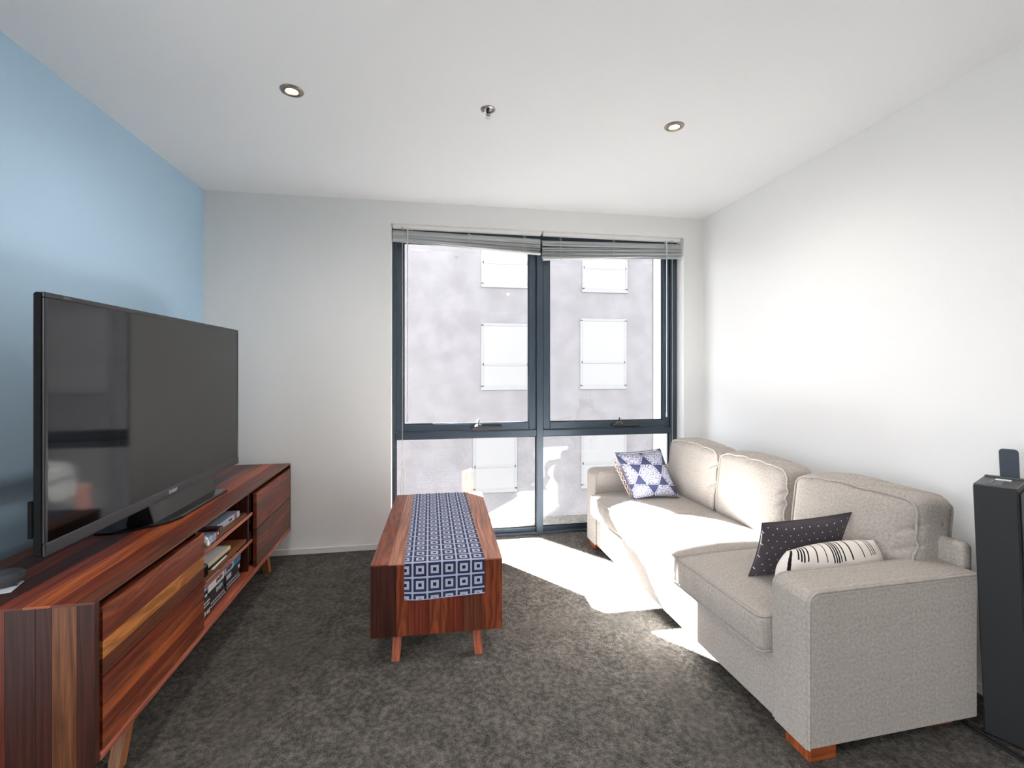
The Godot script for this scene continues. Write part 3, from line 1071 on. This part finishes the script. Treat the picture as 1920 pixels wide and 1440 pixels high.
func cushions() -> void:
	var o := tag(put_pillow("scatter_cushion", [Vector3(1.362, 0.452, -3.010), Vector3(1.700, 0.455, -3.005), Vector3(1.590, 0.785, -3.085), Vector3(1.250, 0.765, -3.085)], 0.075, M.hexagon_cotton, func(u, v, s): return 0.006 * sin(u * 16.0 - v * 5.0) * exp(-v * 3.5) + 0.004 * sin(v * 14.0 + u * 3.0) * exp(-u * 4.0)), "white and navy cushion printed with hexagons at the window end of the sofa", "cushion")
	# crumpled fringe along its back
	var fr := Shape.new()
	var base := [Vector3(1.272, 0.70, -3.10), Vector3(1.365, 0.475, -3.04)]
	for k in 9:
		var p: Vector3 = base[0].lerp(base[1], k / 8.0) - o.position
		var pts := []
		for i in 9:
			var a := TAU * i / 9.0
			pts.append(p + Vector3(-0.012 + 0.010 * cos(a), 0.016 * sin(a), -0.012 + 0.004 * sin(a * 2.0)))
		fr.tube(pts, 0.0035, 6, true)
	part("fringe", fr, M.cushion_back, o)
	tag(put_pillow("scatter_cushion", [Vector3(1.352, 0.449, -1.826), Vector3(1.765, 0.460, -1.806), Vector3(1.760, 0.738, -1.718), Vector3(1.362, 0.703, -1.752)], 0.048, M.dotted_cotton, func(u, v, s): return 0.007 * sin(u * 13.0 + v * 4.0 + 1.0) * exp(-(1.0 - v) * 4.0) + 0.003 * sin(v * 15.0)), "charcoal cushion with small white dots leaning near the sofa arm", "cushion")
	tag(put_pillow("scatter_cushion", [Vector3(1.372, 0.452, -1.658), Vector3(1.795, 0.455, -1.635), Vector3(1.785, 0.645, -1.640), Vector3(1.405, 0.615, -1.665)], 0.064, M.striped_cotton, func(u, v, s): return 0.006 * sin(u * 20.0 - v * 9.0) * exp(-u * 5.0) + 0.004 * sin(u * 9.0 + v * 11.0) * exp(-v * 2.0), -0.075), "cream cushion with black stripes wedged behind the sofa arm", "cushion")

func put_pillow(called: String, c: Array, t: float, m: Material, wave: Callable, draw := 0.055) -> MeshInstance3D:
	var mid: Vector3 = (c[0] + c[1] + c[2] + c[3]) / 4
	var q := []
	for p in c:
		q.append(p - mid)
	var s := Shape.new()
	s.pillow(q, t, wave, draw)
	var o := part(called, s, m, self, mid)
	var edge := []
	for i in 4:
		for k in 14:
			var f := k / 14.0
			var p: Vector3 = q[i].lerp(q[(i + 1) % 4], f)
			edge.append(p * (1.0 - draw * 4.0 * f * (1.0 - f)))
	var e := Shape.new()
	e.tube(edge, 0.0026, 6, true)
	part("seam", e, m, o)
	return o


# ---------------------------------------------------------------- television
func letters(text: String, height: float, depth: float, m: Material, parent: Node, at: Vector3, turn: Vector3, called := "lettering", face := "Droid Sans") -> void:
	var t := TextMesh.new()
	t.text = text
	var f := SystemFont.new()
	f.font_names = PackedStringArray([face])
	f.font_weight = 700
	t.font = f
	t.font_size = 32
	t.pixel_size = height / 32.0
	t.depth = depth
	var o := part_mesh(called, t, m, parent, at)
	o.rotation = turn

func television() -> void:
	var z0 := -1.662
	var z1 := -3.120
	var y0 := 0.768
	var y1 := 1.588
	var xf := -1.180
	var zc := (z0 + z1) / 2
	var w := z0 - z1
	var t := thing("television", "large black flat television standing on the hardwood cabinet", "television", Vector3(xf, 0.676, zc))
	var b := -0.676
	part("housing", boxed(Vector3(0.030, y1 - y0, w), Vector3(-0.019, (y0 + y1) / 2 + b, 0), 0.006), M.tv_body, t)
	var back := boxed(Vector3(0.035, 0.50, w * 0.80), Vector3(-0.050, y0 + 0.31 + b, 0), 0.012)
	part("back_cover", back, M.tv_body, t)
	part("side_port_box", boxed(Vector3(0.016, 0.115, 0.03), Vector3(-0.041, y0 + 0.115 + b, w / 2 - 0.017), 0.003), M.tv_body, t)
	# frame: top, sides, chin
	var fr := Shape.new()
	fr.box(Vector3(0.008, 0.017, w), Vector3(-0.003, y1 - 0.0085 + b, 0), 0.002)
	for s in [-1, 1]:
		fr.box(Vector3(0.008, y1 - y0 - 0.058, 0.014), Vector3(-0.003, (y1 - 0.017 + y0 + 0.041) / 2 + b, s * (w / 2 - 0.007)), 0.002)
	part("bezel", fr, M.tv_bezel, t)
	var chin := part("chin", boxed(Vector3(0.010, 0.041, w), Vector3(-0.002, y0 + 0.0205 + b, 0), 0.003), M.tv_chin, t)
	letters("SHARP", 0.022, 0.001, M.logo_silver, chin, Vector3(0.0034, y0 + 0.021 + b, 0.01), Vector3(0, PI / 2, 0))
	letters("AQUOS", 0.010, 0.0006, M.logo_grey, t, Vector3(0.0012, y1 - 0.0085 + b, w / 2 - 0.09), Vector3(0, PI / 2, 0))
	var lights := Shape.new()
	for z in [0.165, 0.185]:
		lights.box(Vector3(0.002, 0.003, 0.003), Vector3(0.003, y0 + 0.004 + b, z))
	part("indicator", lights, M.logo_silver, chin)
	part("screen", boxed(Vector3(0.004, y1 - y0 - 0.056, w - 0.026), Vector3(-0.003, (y1 - 0.017 + y0 + 0.041) / 2 + b, 0)), M.tv_screen, t)
	# foot: neck and a plate with cut corners
	var nk := Shape.new()
	nk.extrude([Vector2(-0.10, 0.012), Vector2(0.012, 0.012), Vector2(-0.012, 0.096), Vector2(-0.075, 0.13)], -0.40, 0.17, 0.004)
	part("neck", nk, M.gloss_black, t)
	var outline := [Vector2(0.055, -0.41), Vector2(0.070, -0.40), Vector2(0.070, 0.07), Vector2(0.052, 0.135), Vector2(0.030, 0.165), Vector2(-0.10, 0.255), Vector2(-0.165, 0.255), Vector2(-0.165, -0.41)]
	var pl := Shape.new()
	var lo := []
	var up := []
	var ins := []
	for p in outline:
		lo.append(Vector3(p.x, 0.0015, p.y))
		up.append(Vector3(p.x, 0.010, p.y))
		ins.append(Vector3(p.x * 0.94 - 0.003, 0.0145, p.y * 0.97 - 0.002))
	var mid := Vector3(-0.05, 0.01, -0.1)
	for i in outline.size():
		var j := (i + 1) % outline.size()
		pl.flat([lo[i], lo[j], up[j], up[i]], (lo[i] + lo[j]) / 2 - mid)
		pl.flat([up[i], up[j], ins[j], ins[i]], (up[i] + up[j]) / 2 - mid + Vector3(0, 0.1, 0))
	pl.flat(ins, Vector3.UP)
	pl.flat(lo, Vector3.DOWN)
	part("foot", pl, M.gloss_black, t)


# ---------------------------------------------------------------- blinds
func blinds() -> void:
	# each: left x, right x, height of the stack's foot at its left and right end
	var specs := [
		[-0.296, 0.857, 2.326, 2.264, 0, "aluminium venetian blind drawn up over the left sash, sagging to the mullion", -0.225, -0.186],
		[0.874, 2.060, 2.222, 2.296, 1, "aluminium venetian blind drawn up over the right sash beside the sofa wall", 1.978, 1.930]]
	for sp in specs:
		var x0: float = sp[0]
		var x1: float = sp[1]
		var w := x1 - x0
		var zc := -3.655
		var b := thing("venetian_blind", sp[5], "blind", Vector3((x0 + x1) / 2, 2.425, zc))
		var head := Shape.new()
		head.box(Vector3(w, 0.026, 0.036), Vector3(0, 0.006, 0), 0.002)
		head.box(Vector3(w, 0.003, 0.040), Vector3(0, 0.0195, 0), 0.001)
		part("head_rail", head, M.blind_rail, b)
		# slats: one curved slat, hung at growing tilts
		var sl := Shape.new()
		var n := 6
		for i in n:
			var a0 := lerpf(-1.0, 1.0, float(i) / n)
			var a1 := lerpf(-1.0, 1.0, float(i + 1) / n)
			var p := []
			var q := []
			for a in [a0, a1]:
				p.append(Vector2(a * 0.0175, -0.003 * a * a))
			var up := Vector3(0, 1, 0)
			sl.flat([Vector3(-w / 2, p[0].y, p[0].x), Vector3(w / 2, p[0].y, p[0].x), Vector3(w / 2, p[1].y, p[1].x), Vector3(-w / 2, p[1].y, p[1].x)], up)
			sl.flat([Vector3(-w / 2, p[0].y - 0.0012, p[0].x), Vector3(w / 2, p[0].y - 0.0012, p[0].x), Vector3(w / 2, p[1].y - 0.0012, p[1].x), Vector3(-w / 2, p[1].y - 0.0012, p[1].x)], -up)
		for z in [-0.0175, 0.0175]:
			sl.flat([Vector3(-w / 2, -0.003, z), Vector3(w / 2, -0.003, z), Vector3(w / 2, -0.0042, z), Vector3(-w / 2, -0.0042, z)], Vector3(0, 0, z))
		var mesh := sl.mesh()
		var count := 8
		var lo0: float = sp[2] - 2.425 + 0.012
		var lo1: float = sp[3] - 2.425 + 0.012
		for k in count:
			var f := (k + 1.0) / count
			var top := -0.013
			# the stack is tight at its free end and fans out at the other
			var l := lerpf(top, lo0, f)
			var r := lerpf(top, lo1, f)
			if sp[4] == 1:
				l = lerpf(top, lo0, pow(f, 0.72))
			else:
				r = lerpf(top, lo1, pow(f, 0.72))
			l += rng.randf_range(-0.0012, 0.0012)
			r += rng.randf_range(-0.0012, 0.0012)
			var o := part_mesh("slat", mesh, M.blind_slat, b, Vector3(0, (l + r) / 2, -0.005 + 0.006 * (k % 2) + rng.randf_range(-0.001, 0.001)))
			o.rotation.z = atan2(r - l, w)
			o.rotation.x = 0.85 + 0.25 * (k % 2) + rng.randf_range(-0.2, 0.2)
		var rail := part("bottom_rail", boxed(Vector3(w, 0.012, 0.028), Vector3.ZERO, 0.004), M.blind_rail, b, Vector3(0, (lo0 + lo1) / 2 - 0.008, 0))
		rail.rotation.z = atan2(lo1 - lo0, w)
		# ladder tapes bunched over the stack
		for fx in [0.12, 0.5, 0.88]:
			var yb := lerpf(lo0, lo1, fx)
			var t := Shape.new()
			for off in [-0.006, 0.0, 0.007]:
				var path := []
				for i in 19:
					var k := i / 18.0
					path.append(Vector3(-w / 2 + w * fx + off + 0.005 * sin(i * 2.6 + off * 900.0), lerpf(-0.008, yb - 0.012, k), 0.0215 + 0.003 * cos(i * 2.1)))
				t.tube(path, 0.0011, 5)
			part("ladder_cord", t, M.blind_cord, b)
		var cx: float = sp[6] - (x0 + x1) / 2
		var wx: float = sp[7] - (x0 + x1) / 2
		# tilt wand
		var wd := Shape.new()
		wd.tube([Vector3(wx, -0.01, 0.026), Vector3(wx, -1.44, 0.024)], 0.0042, 8)
		wd.lathe([Vector2(0, 0.0), Vector2(0.006, 0.0), Vector2(0.0065, -0.035), Vector2(0, -0.04)], 10, Vector3(wx, -1.44, 0.024))
		wd.box(Vector3(0.014, 0.02, 0.014), Vector3(wx, -0.012, 0.024), 0.002)
		part("tilt_wand", wd, M.wand_plastic, b)
		# lift cord with its loop
		var cd := Shape.new()
		cd.box(Vector3(0.016, 0.010, 0.010), Vector3(cx, -0.004, 0.022), 0.001)
		var foot := -1.79 if sp[4] == 0 else -2.10
		cd.tube([Vector3(cx, -0.01, 0.027), Vector3(cx + 0.002, -0.8, 0.028), Vector3(cx, foot, 0.028)], 0.0016, 6)
		if sp[4] == 0:
			cd.lathe([Vector2(0, 0.012), Vector2(0.005, 0.006), Vector2(0.003, 0), Vector2(0.006, -0.008), Vector2(0, -0.016)], 8, Vector3(cx, foot, 0.028))
			for d in [[-0.009, -0.004], [0.009, 0.006]]:
				cd.tube([Vector3(cx, foot - 0.01, 0.028), Vector3(cx + d[1], foot - 0.05, 0.028), Vector3(cx + d[0], foot - 0.16, 0.028), Vector3(cx + d[0] * 0.7 - 0.004, foot - 0.27, 0.028)], 0.0016, 6)
		part("lift_cord", cd, M.blind_cord, b)


# ---------------------------------------------------------------- ceiling fittings
func lamps() -> void:
	var ring := Shape.new()
	ring.lathe([Vector2(0.0255, 0.004), Vector2(0.028, -0.006), Vector2(0.032, -0.0075), Vector2(0.0325, -0.004), Vector2(0.035, -0.004), Vector2(0.036, -0.0072), Vector2(0.047, -0.005), Vector2(0.0505, -0.0005), Vector2(0.0505, 0.0)], 48)
	var rim := ring.mesh()
	var face := Shape.new()
	face.lathe([Vector2(0.0, -0.0035), Vector2(0.018, -0.003), Vector2(0.0258, -0.0005)], 32)
	var glow := face.mesh()
	var spots := [  # the last two are an unseen row added as fill
		[Vector2(-0.629, -2.256), "lit recessed downlight in the ceiling on the blue wall side"],
		[Vector2(1.241, -2.254), "lit recessed downlight in the ceiling above the sofa"],
		[Vector2(-0.629, 0.15), "added fill downlight out of view behind the camera, blue wall side"],
		[Vector2(1.241, 0.15), "added fill downlight out of view behind the camera, sofa side"]]
	for s in spots:
		var o := thing("downlight", s[1], "downlight", Vector3(s[0].x, CEIL, s[0].y), 0.0, "recessed ceiling downlights")
		part_mesh("trim_ring", rim, M.brushed_nickel, o)
		part_mesh("lamp", glow, M.lamp_glow, o)
		var l := SpotLight3D.new()
		l.name = "lamp_light"
		l.light_color = Color(1.0, 0.972, 0.945)
		l.light_energy = 0.78
		l.light_size = 0.026
		l.spot_range = 12.0
		l.spot_attenuation = 2.0
		l.spot_angle = 86.0
		l.spot_angle_attenuation = 1.0
		l.shadow_enabled = true
		l.rotation.x = -PI / 2
		l.position.y = -0.012
		o.add_child(l)

	var sp := thing("fire_sprinkler", "chrome fire sprinkler hanging from the ceiling between the downlights", "sprinkler", Vector3(0.266, CEIL, -2.258))
	var r := Shape.new()
	r.lathe([Vector2(0.017, -0.002), Vector2(0.028, -0.007), Vector2(0.034, -0.004), Vector2(0.036, 0.0)], 36)
	part("escutcheon", r, M.brushed_nickel, sp)
	r = Shape.new()
	r.lathe([Vector2(0.0, -0.003), Vector2(0.0225, -0.003), Vector2(0.0235, -0.0065), Vector2(0.025, -0.003)], 30)
	part("cup", r, M.chrome, sp)
	r = Shape.new()
	r.lathe([Vector2(0.006, 0.0), Vector2(0.008, -0.006), Vector2(0.008, -0.014), Vector2(0.0, -0.016)], 12)
	for s in [-1, 1]:
		r.tube([Vector3(s * 0.007, -0.012, 0), Vector3(s * 0.010, -0.024, 0), Vector3(s * 0.004, -0.038, 0), Vector3(0, -0.041, 0)], 0.0018, 6)
	r.tube([Vector3(0, -0.014, 0), Vector3(0, -0.040, 0)], 0.0025, 8)
	part("frame", r, M.winder_metal, sp)
	r = Shape.new()
	r.lathe([Vector2(0.0, -0.040), Vector2(0.003, -0.040), Vector2(0.012, -0.0405), Vector2(0.0145, -0.042), Vector2(0.012, -0.0425), Vector2(0.004, -0.0425), Vector2(0.0, -0.046)], 24)
	part("deflector", r, M.sprinkler_white, sp)


# ---------------------------------------------------------------- black tower speaker
func tower() -> void:
	var w := 0.184   # local X, away from the sofa front
	var d := 0.124   # local Z
	var h := 0.935
	var t := Node3D.new()
	t.name = "tower_speaker"
	add_child(t)
	tag(t, "tall black tower speaker with buttons and dock plate, leaning beside the sofa arm", "speaker")
	var lean := Basis(Vector3(0, 0, 1), 0.0585)
	t.basis = lean * Basis(Vector3.UP, 0.4224)
	t.position = Vector3(2.128, 0.004, -1.400)
	part("cabinet", boxed(Vector3(w, h - 0.012, d - 0.010), Vector3(0, h / 2 - 0.002, 0.0), 0.003), M.tower_black, t)
	var grille := Shape.new()
	grille.box(Vector3(w - 0.016, h - 0.05, 0.004), Vector3(0.008, h / 2, d / 2 - 0.001), 0.002)
	part("grille", grille, M.tower_black, t)
	part("seam", boxed(Vector3(0.007, h - 0.03, 0.003), Vector3(-w / 2 + 0.006, h / 2, d / 2 - 0.0045), 0.0), M.tower_seam, t)
	var top := Shape.new()
	top.box(Vector3(w - 0.004, 0.006, d - 0.012), Vector3(0, h - 0.006, 0), 0.002)
	part("top_panel", top, M.tower_top, t)
	for k in 6:
		var bx := -0.062 + 0.024 * (k % 3)
		var bz := -0.018 + 0.026 * (k / 3)
		part("button", boxed(Vector3(0.015, 0.003, 0.012), Vector3(bx + 0.008 * (k / 3), h - 0.002, bz), 0.001), M.tower_button, t)
	part("display", boxed(Vector3(0.022, 0.002, 0.042), Vector3(0.020, h - 0.0025, 0.004), 0.0005), M.card_white, t)
	# the dock and its upright plate
	part("dock_rail", boxed(Vector3(0.010, 0.008, d - 0.02), Vector3(0.052, h, 0), 0.002), M.tower_top, t)
	var pl := Shape.new()
	var prof := []
	for p in loop(0.026, 0.058, 0.012):
		prof.append(Vector2(p.x, p.y))
	pl.extrude(prof, -0.003, 0.003, 0.001)
	var plate := part("dock_plate", pl, M.dock_plate, t, Vector3(0.062, h + 0.050, 0.014))
	plate.rotation = Vector3(0, PI / 2, 0)
	part("base", boxed(Vector3(w + 0.006, 0.012, d + 0.002), Vector3(0, 0.005, 0), 0.002), M.tower_seam, t)

	# flex on the carpet along its foot
	var cb := Shape.new()
	cb.tube([Vector3(1.995, 0.006, -1.46), Vector3(2.000, 0.006, -1.40), Vector3(2.012, 0.006, -1.30), Vector3(2.02, 0.006, -1.15), Vector3(2.00, 0.006, -0.95)], 0.0055, 8)
	cb.tube([Vector3(1.978, 0.005, -1.46), Vector3(1.985, 0.005, -1.40), Vector3(1.998, 0.005, -1.30), Vector3(2.008, 0.005, -1.15), Vector3(1.985, 0.005, -0.95)], 0.0045, 8)
	tag(part("power_cable", cb, M.cable_black, self), "twin black cable lying on the carpet at the tower speaker's foot", "cable")


# ---------------------------------------------------------------- things on and in the cabinet
func in_cabinet(x: float, y: float, s: float) -> Vector3:
	var turn := Basis(Vector3.UP, 0.01845)
	return Vector3(-0.9611, 0, -1.5318) + turn * Vector3(x, y, -s)

# A flat case lying with its spine to the front; printed spine as small raised print.
func case_box(label: String, cover: String, x: float, y: float, s0: float, s1: float, h: float, deep: float, print_kind: int, group: String, ink := "ink_white") -> Node3D:
	var w := s1 - s0
	var o := thing("disc_case", label, "case", in_cabinet(x, y, (s0 + s1) / 2), 0.01845, group)
	part("cover", boxed(Vector3(deep, h - 0.001, w - 0.002), Vector3(-deep / 2, h / 2, 0), 0.0012), M[cover], o)
	var pr := Shape.new()
	if print_kind == 1:      # two lines of small print
		for row in 2:
			var z := w / 2 - 0.012
			while z > -w / 2 + 0.012:
				var l := rng.randf_range(0.005, 0.016)
				pr.box(Vector3(0.0006, h * 0.18, l), Vector3(0.0003, h * (0.32 + 0.36 * row), z - l / 2))
				z -= l + 0.005
	elif print_kind == 2:    # a block of bold print
		for k in 5:
			pr.box(Vector3(0.0006, h * 0.5, 0.007), Vector3(0.0003, h * 0.5, w / 2 - 0.02 - 0.012 * k))
		pr.box(Vector3(0.0006, h * 0.35, 0.02), Vector3(0.0003, h * 0.45, -w / 2 + 0.02))
	elif print_kind == 3:    # picture along the spine
		for k in 4:
			pr.box(Vector3(0.0006, h * (0.35 + 0.12 * (k % 2)), 0.014), Vector3(0.0003, h * 0.5, -w / 2 + 0.03 + 0.018 * k))
	if pr.pos.size():
		part("print", pr, M[ink], o)
	return o

func shelf_things() -> void:
	var g := "cases in the cabinet's bottom bay"
	var x := -0.035
	# first pile, near the drawers
	var y := 0.2235
	var o := case_box("black case with white script title at the foot of its pile", "ink_black", x, y, 0.692, 0.825, 0.040, 0.17, 0, g)
	letters("Survivor", 0.034, 0.0008, M.ink_white, o, Vector3(0.0003, 0.020, 0.004), Vector3(0, PI / 2, 0), "title", "Droid Serif")
	case_box("dark case with two rows of small print, above the script-titled one", "ink_charcoal", x, y + 0.040, 0.690, 0.822, 0.040, 0.17, 1, g)
	case_box("dark case with bold white print, under the sky blue one", "ink_black", x - 0.004, y + 0.080, 0.694, 0.815, 0.034, 0.17, 2, g)
	case_box("sky blue case on top of the pile beside the drawers", "ink_blue", x - 0.004, y + 0.114, 0.692, 0.812, 0.036, 0.17, 1, g)
	# second pile
	o = case_box("dark case with a red dot at the foot of the middle pile", "ink_black", x - 0.006, y, 0.838, 1.010, 0.044, 0.17, 1, g, "ink_pale")
	part("red_dot", boxed(Vector3(0.001, 0.012, 0.013), Vector3(0.0008, 0.022, -0.066), 0.0004), M.ink_red, o)
	case_box("charcoal case lying second in the middle pile", "ink_charcoal", x - 0.008, y + 0.044, 0.832, 1.004, 0.046, 0.17, 3, g, "ink_pale")
	case_box("white case with a brown figure on top of the middle pile", "ink_white", x - 0.006, y + 0.090, 0.824, 0.998, 0.044, 0.17, 3, g, "ink_brown")
	# third pile
	case_box("dark case at the foot of the pile by the divider", "ink_black", x - 0.01, y, 1.026, 1.205, 0.046, 0.17, 1, g, "ink_pale")
	case_box("dark case with bold print lying second by the divider", "ink_charcoal", x - 0.01, y + 0.046, 1.020, 1.215, 0.044, 0.17, 2, g)
	case_box("white and blue case on top of the pile by the divider", "ink_pale", x - 0.008, y + 0.090, 1.014, 1.120, 0.046, 0.17, 3, g, "ink_charcoal")
	case_box("bright blue case beside the white one on the divider pile", "ink_blue", x - 0.010, y + 0.090, 1.124, 1.222, 0.040, 0.17, 1, g, "ink_charcoal")
	# middle shelf
	y = 0.4055
	var st := thing("media_box", "small black media box on the cabinet's middle shelf", "electronics", in_cabinet(-0.03, y, 0.748), 0.01845)
	part("body", boxed(Vector3(0.16, 0.058, 0.112), Vector3(-0.08, 0.031, 0), 0.008), M.gloss_black, st)
	part("socket_panel", boxed(Vector3(0.002, 0.018, 0.03), Vector3(0.0, 0.018, 0.028), 0.0005), M.winder_metal, st)
	part("foot", boxed(Vector3(0.10, 0.004, 0.08), Vector3(-0.08, 0.002, 0)), M.rubber, st)
	var pe := [["paper_cream", 0.84, 1.09, 0.020, "cream envelopes lying on top of the mail on the middle shelf"], ["ink_black", 0.85, 1.06, 0.008, "thin black folder under the cream envelopes"], ["paper_white", 0.86, 1.03, 0.006, "white papers at the bottom of the mail on the middle shelf"]]
	var yy := y
	for i in [2, 1, 0]:
		var p: Array = pe[i]
		var n := thing("envelope" if i == 0 else ("folder" if i == 1 else "papers"), p[4], "paper", in_cabinet(-0.05 + 0.006 * i, yy, (p[1] + p[2]) / 2), 0.01845 + 0.03 * (i - 1))
		part("sheet", boxed(Vector3(0.15, p[3] - 0.0006, p[2] - p[1]), Vector3(-0.075, p[3] / 2, 0), 0.001), M[p[0]], n)
		if i == 0:
			part("sheet", boxed(Vector3(0.15, 0.002, 0.22), Vector3(-0.072, p[3] + 0.001, 0.01), 0.0005), M.paper_white, n)
		yy += p[3]
	# top shelf
	y = 0.5535
	var bk := thing("paperback_book", "pale grey-blue book lying flat on the cabinet's top shelf", "book", in_cabinet(-0.05, y, 1.075), -0.03)
	part("cover", boxed(Vector3(0.15, 0.030, 0.26), Vector3(-0.075, 0.0155, 0), 0.002), M.ink_pale, bk)
	part("spine_stripe", boxed(Vector3(0.001, 0.029, 0.022), Vector3(0.0004, 0.0155, -0.08)), M.ink_red, bk)
	part("spine_mark", boxed(Vector3(0.001, 0.010, 0.03), Vector3(0.0004, 0.0155, -0.02)), M.ink_charcoal, bk)
	var tn := thing("tin_box", "brown and black tin standing by the book on the top shelf", "box", in_cabinet(-0.022, y, 0.905), 0.01845)
	part("tin", boxed(Vector3(0.07, 0.036, 0.05), Vector3(-0.035, 0.0185, -0.012), 0.004), M.ink_brown, tn)
	part("lid", boxed(Vector3(0.07, 0.037, 0.024), Vector3(-0.035, 0.019, 0.026), 0.002), M.ink_black, tn)
	part("sticker", boxed(Vector3(0.001, 0.012, 0.009), Vector3(0.0004, 0.018, 0.026)), M.ink_white, tn)
	var pk := thing("card_packet", "red, white and blue packet on the top shelf beside the tin", "packet", in_cabinet(-0.018, y, 0.82), 0.01845)
	part("sleeve", boxed(Vector3(0.08, 0.034, 0.085), Vector3(-0.04, 0.0175, 0), 0.002), M.ink_pale, pk)
	part("band", boxed(Vector3(0.081, 0.0345, 0.018), Vector3(-0.04, 0.0176, -0.03), 0.001), M.ink_red, pk)
	part("band", boxed(Vector3(0.081, 0.0346, 0.014), Vector3(-0.04, 0.0176, -0.004), 0.001), M.ink_blue, pk)
	var gp := thing("game_controller", "white hand controller lying at the near end of the top shelf", "controller", in_cabinet(-0.012, y, 0.735), 0.01845)
	var gs := Shape.new()
	gs.tube([Vector3(-0.05, 0.034, -0.035), Vector3(-0.02, 0.042, -0.018), Vector3(-0.002, 0.044, 0.004), Vector3(0.006, 0.042, 0.024)], 0.009, 10)
	gs.tube([Vector3(-0.010, 0.040, -0.014), Vector3(-0.004, 0.030, -0.012), Vector3(0.000, 0.018, -0.010), Vector3(0.002, 0.009, -0.008)], 0.008, 10)
	part("grip", gs, M.ink_white, gp)
	part("pad", boxed(Vector3(0.03, 0.012, 0.02), Vector3(-0.03, 0.046, -0.016), 0.004), M.ink_charcoal, gp)


func small_things() -> void:
	var T := 0.676
	var card := thing("postcard", "small white card with a blue print under the smart speaker", "card", Vector3(-1.305, T, -1.668), 0.30)
	part("card", boxed(Vector3(0.085, 0.0018, 0.085), Vector3(0, 0.001, 0), 0.0003), M.card_white, card)
	part("print", boxed(Vector3(0.066, 0.0004, 0.016), Vector3(0.006, 0.0021, -0.012)), M.card_blue, card)
	var s := thing("smart_speaker", "round grey fabric smart speaker on the end of the cabinet", "speaker", Vector3(-1.312, T + 0.002, -1.694))
	var b := Shape.new()
	b.lathe([Vector2(0.0, 0.0), Vector2(0.030, 0.0), Vector2(0.040, 0.006), Vector2(0.0465, 0.014), Vector2(0.0485, 0.019)], 40)
	part("base", b, M.speaker_base, s)
	b = Shape.new()
	b.lathe([Vector2(0.0485, 0.019), Vector2(0.0490, 0.024), Vector2(0.0475, 0.031), Vector2(0.043, 0.037), Vector2(0.034, 0.0405), Vector2(0.02, 0.042), Vector2(0.0, 0.0422)], 40)
	part("fabric_top", b, M.speaker_felt, s)
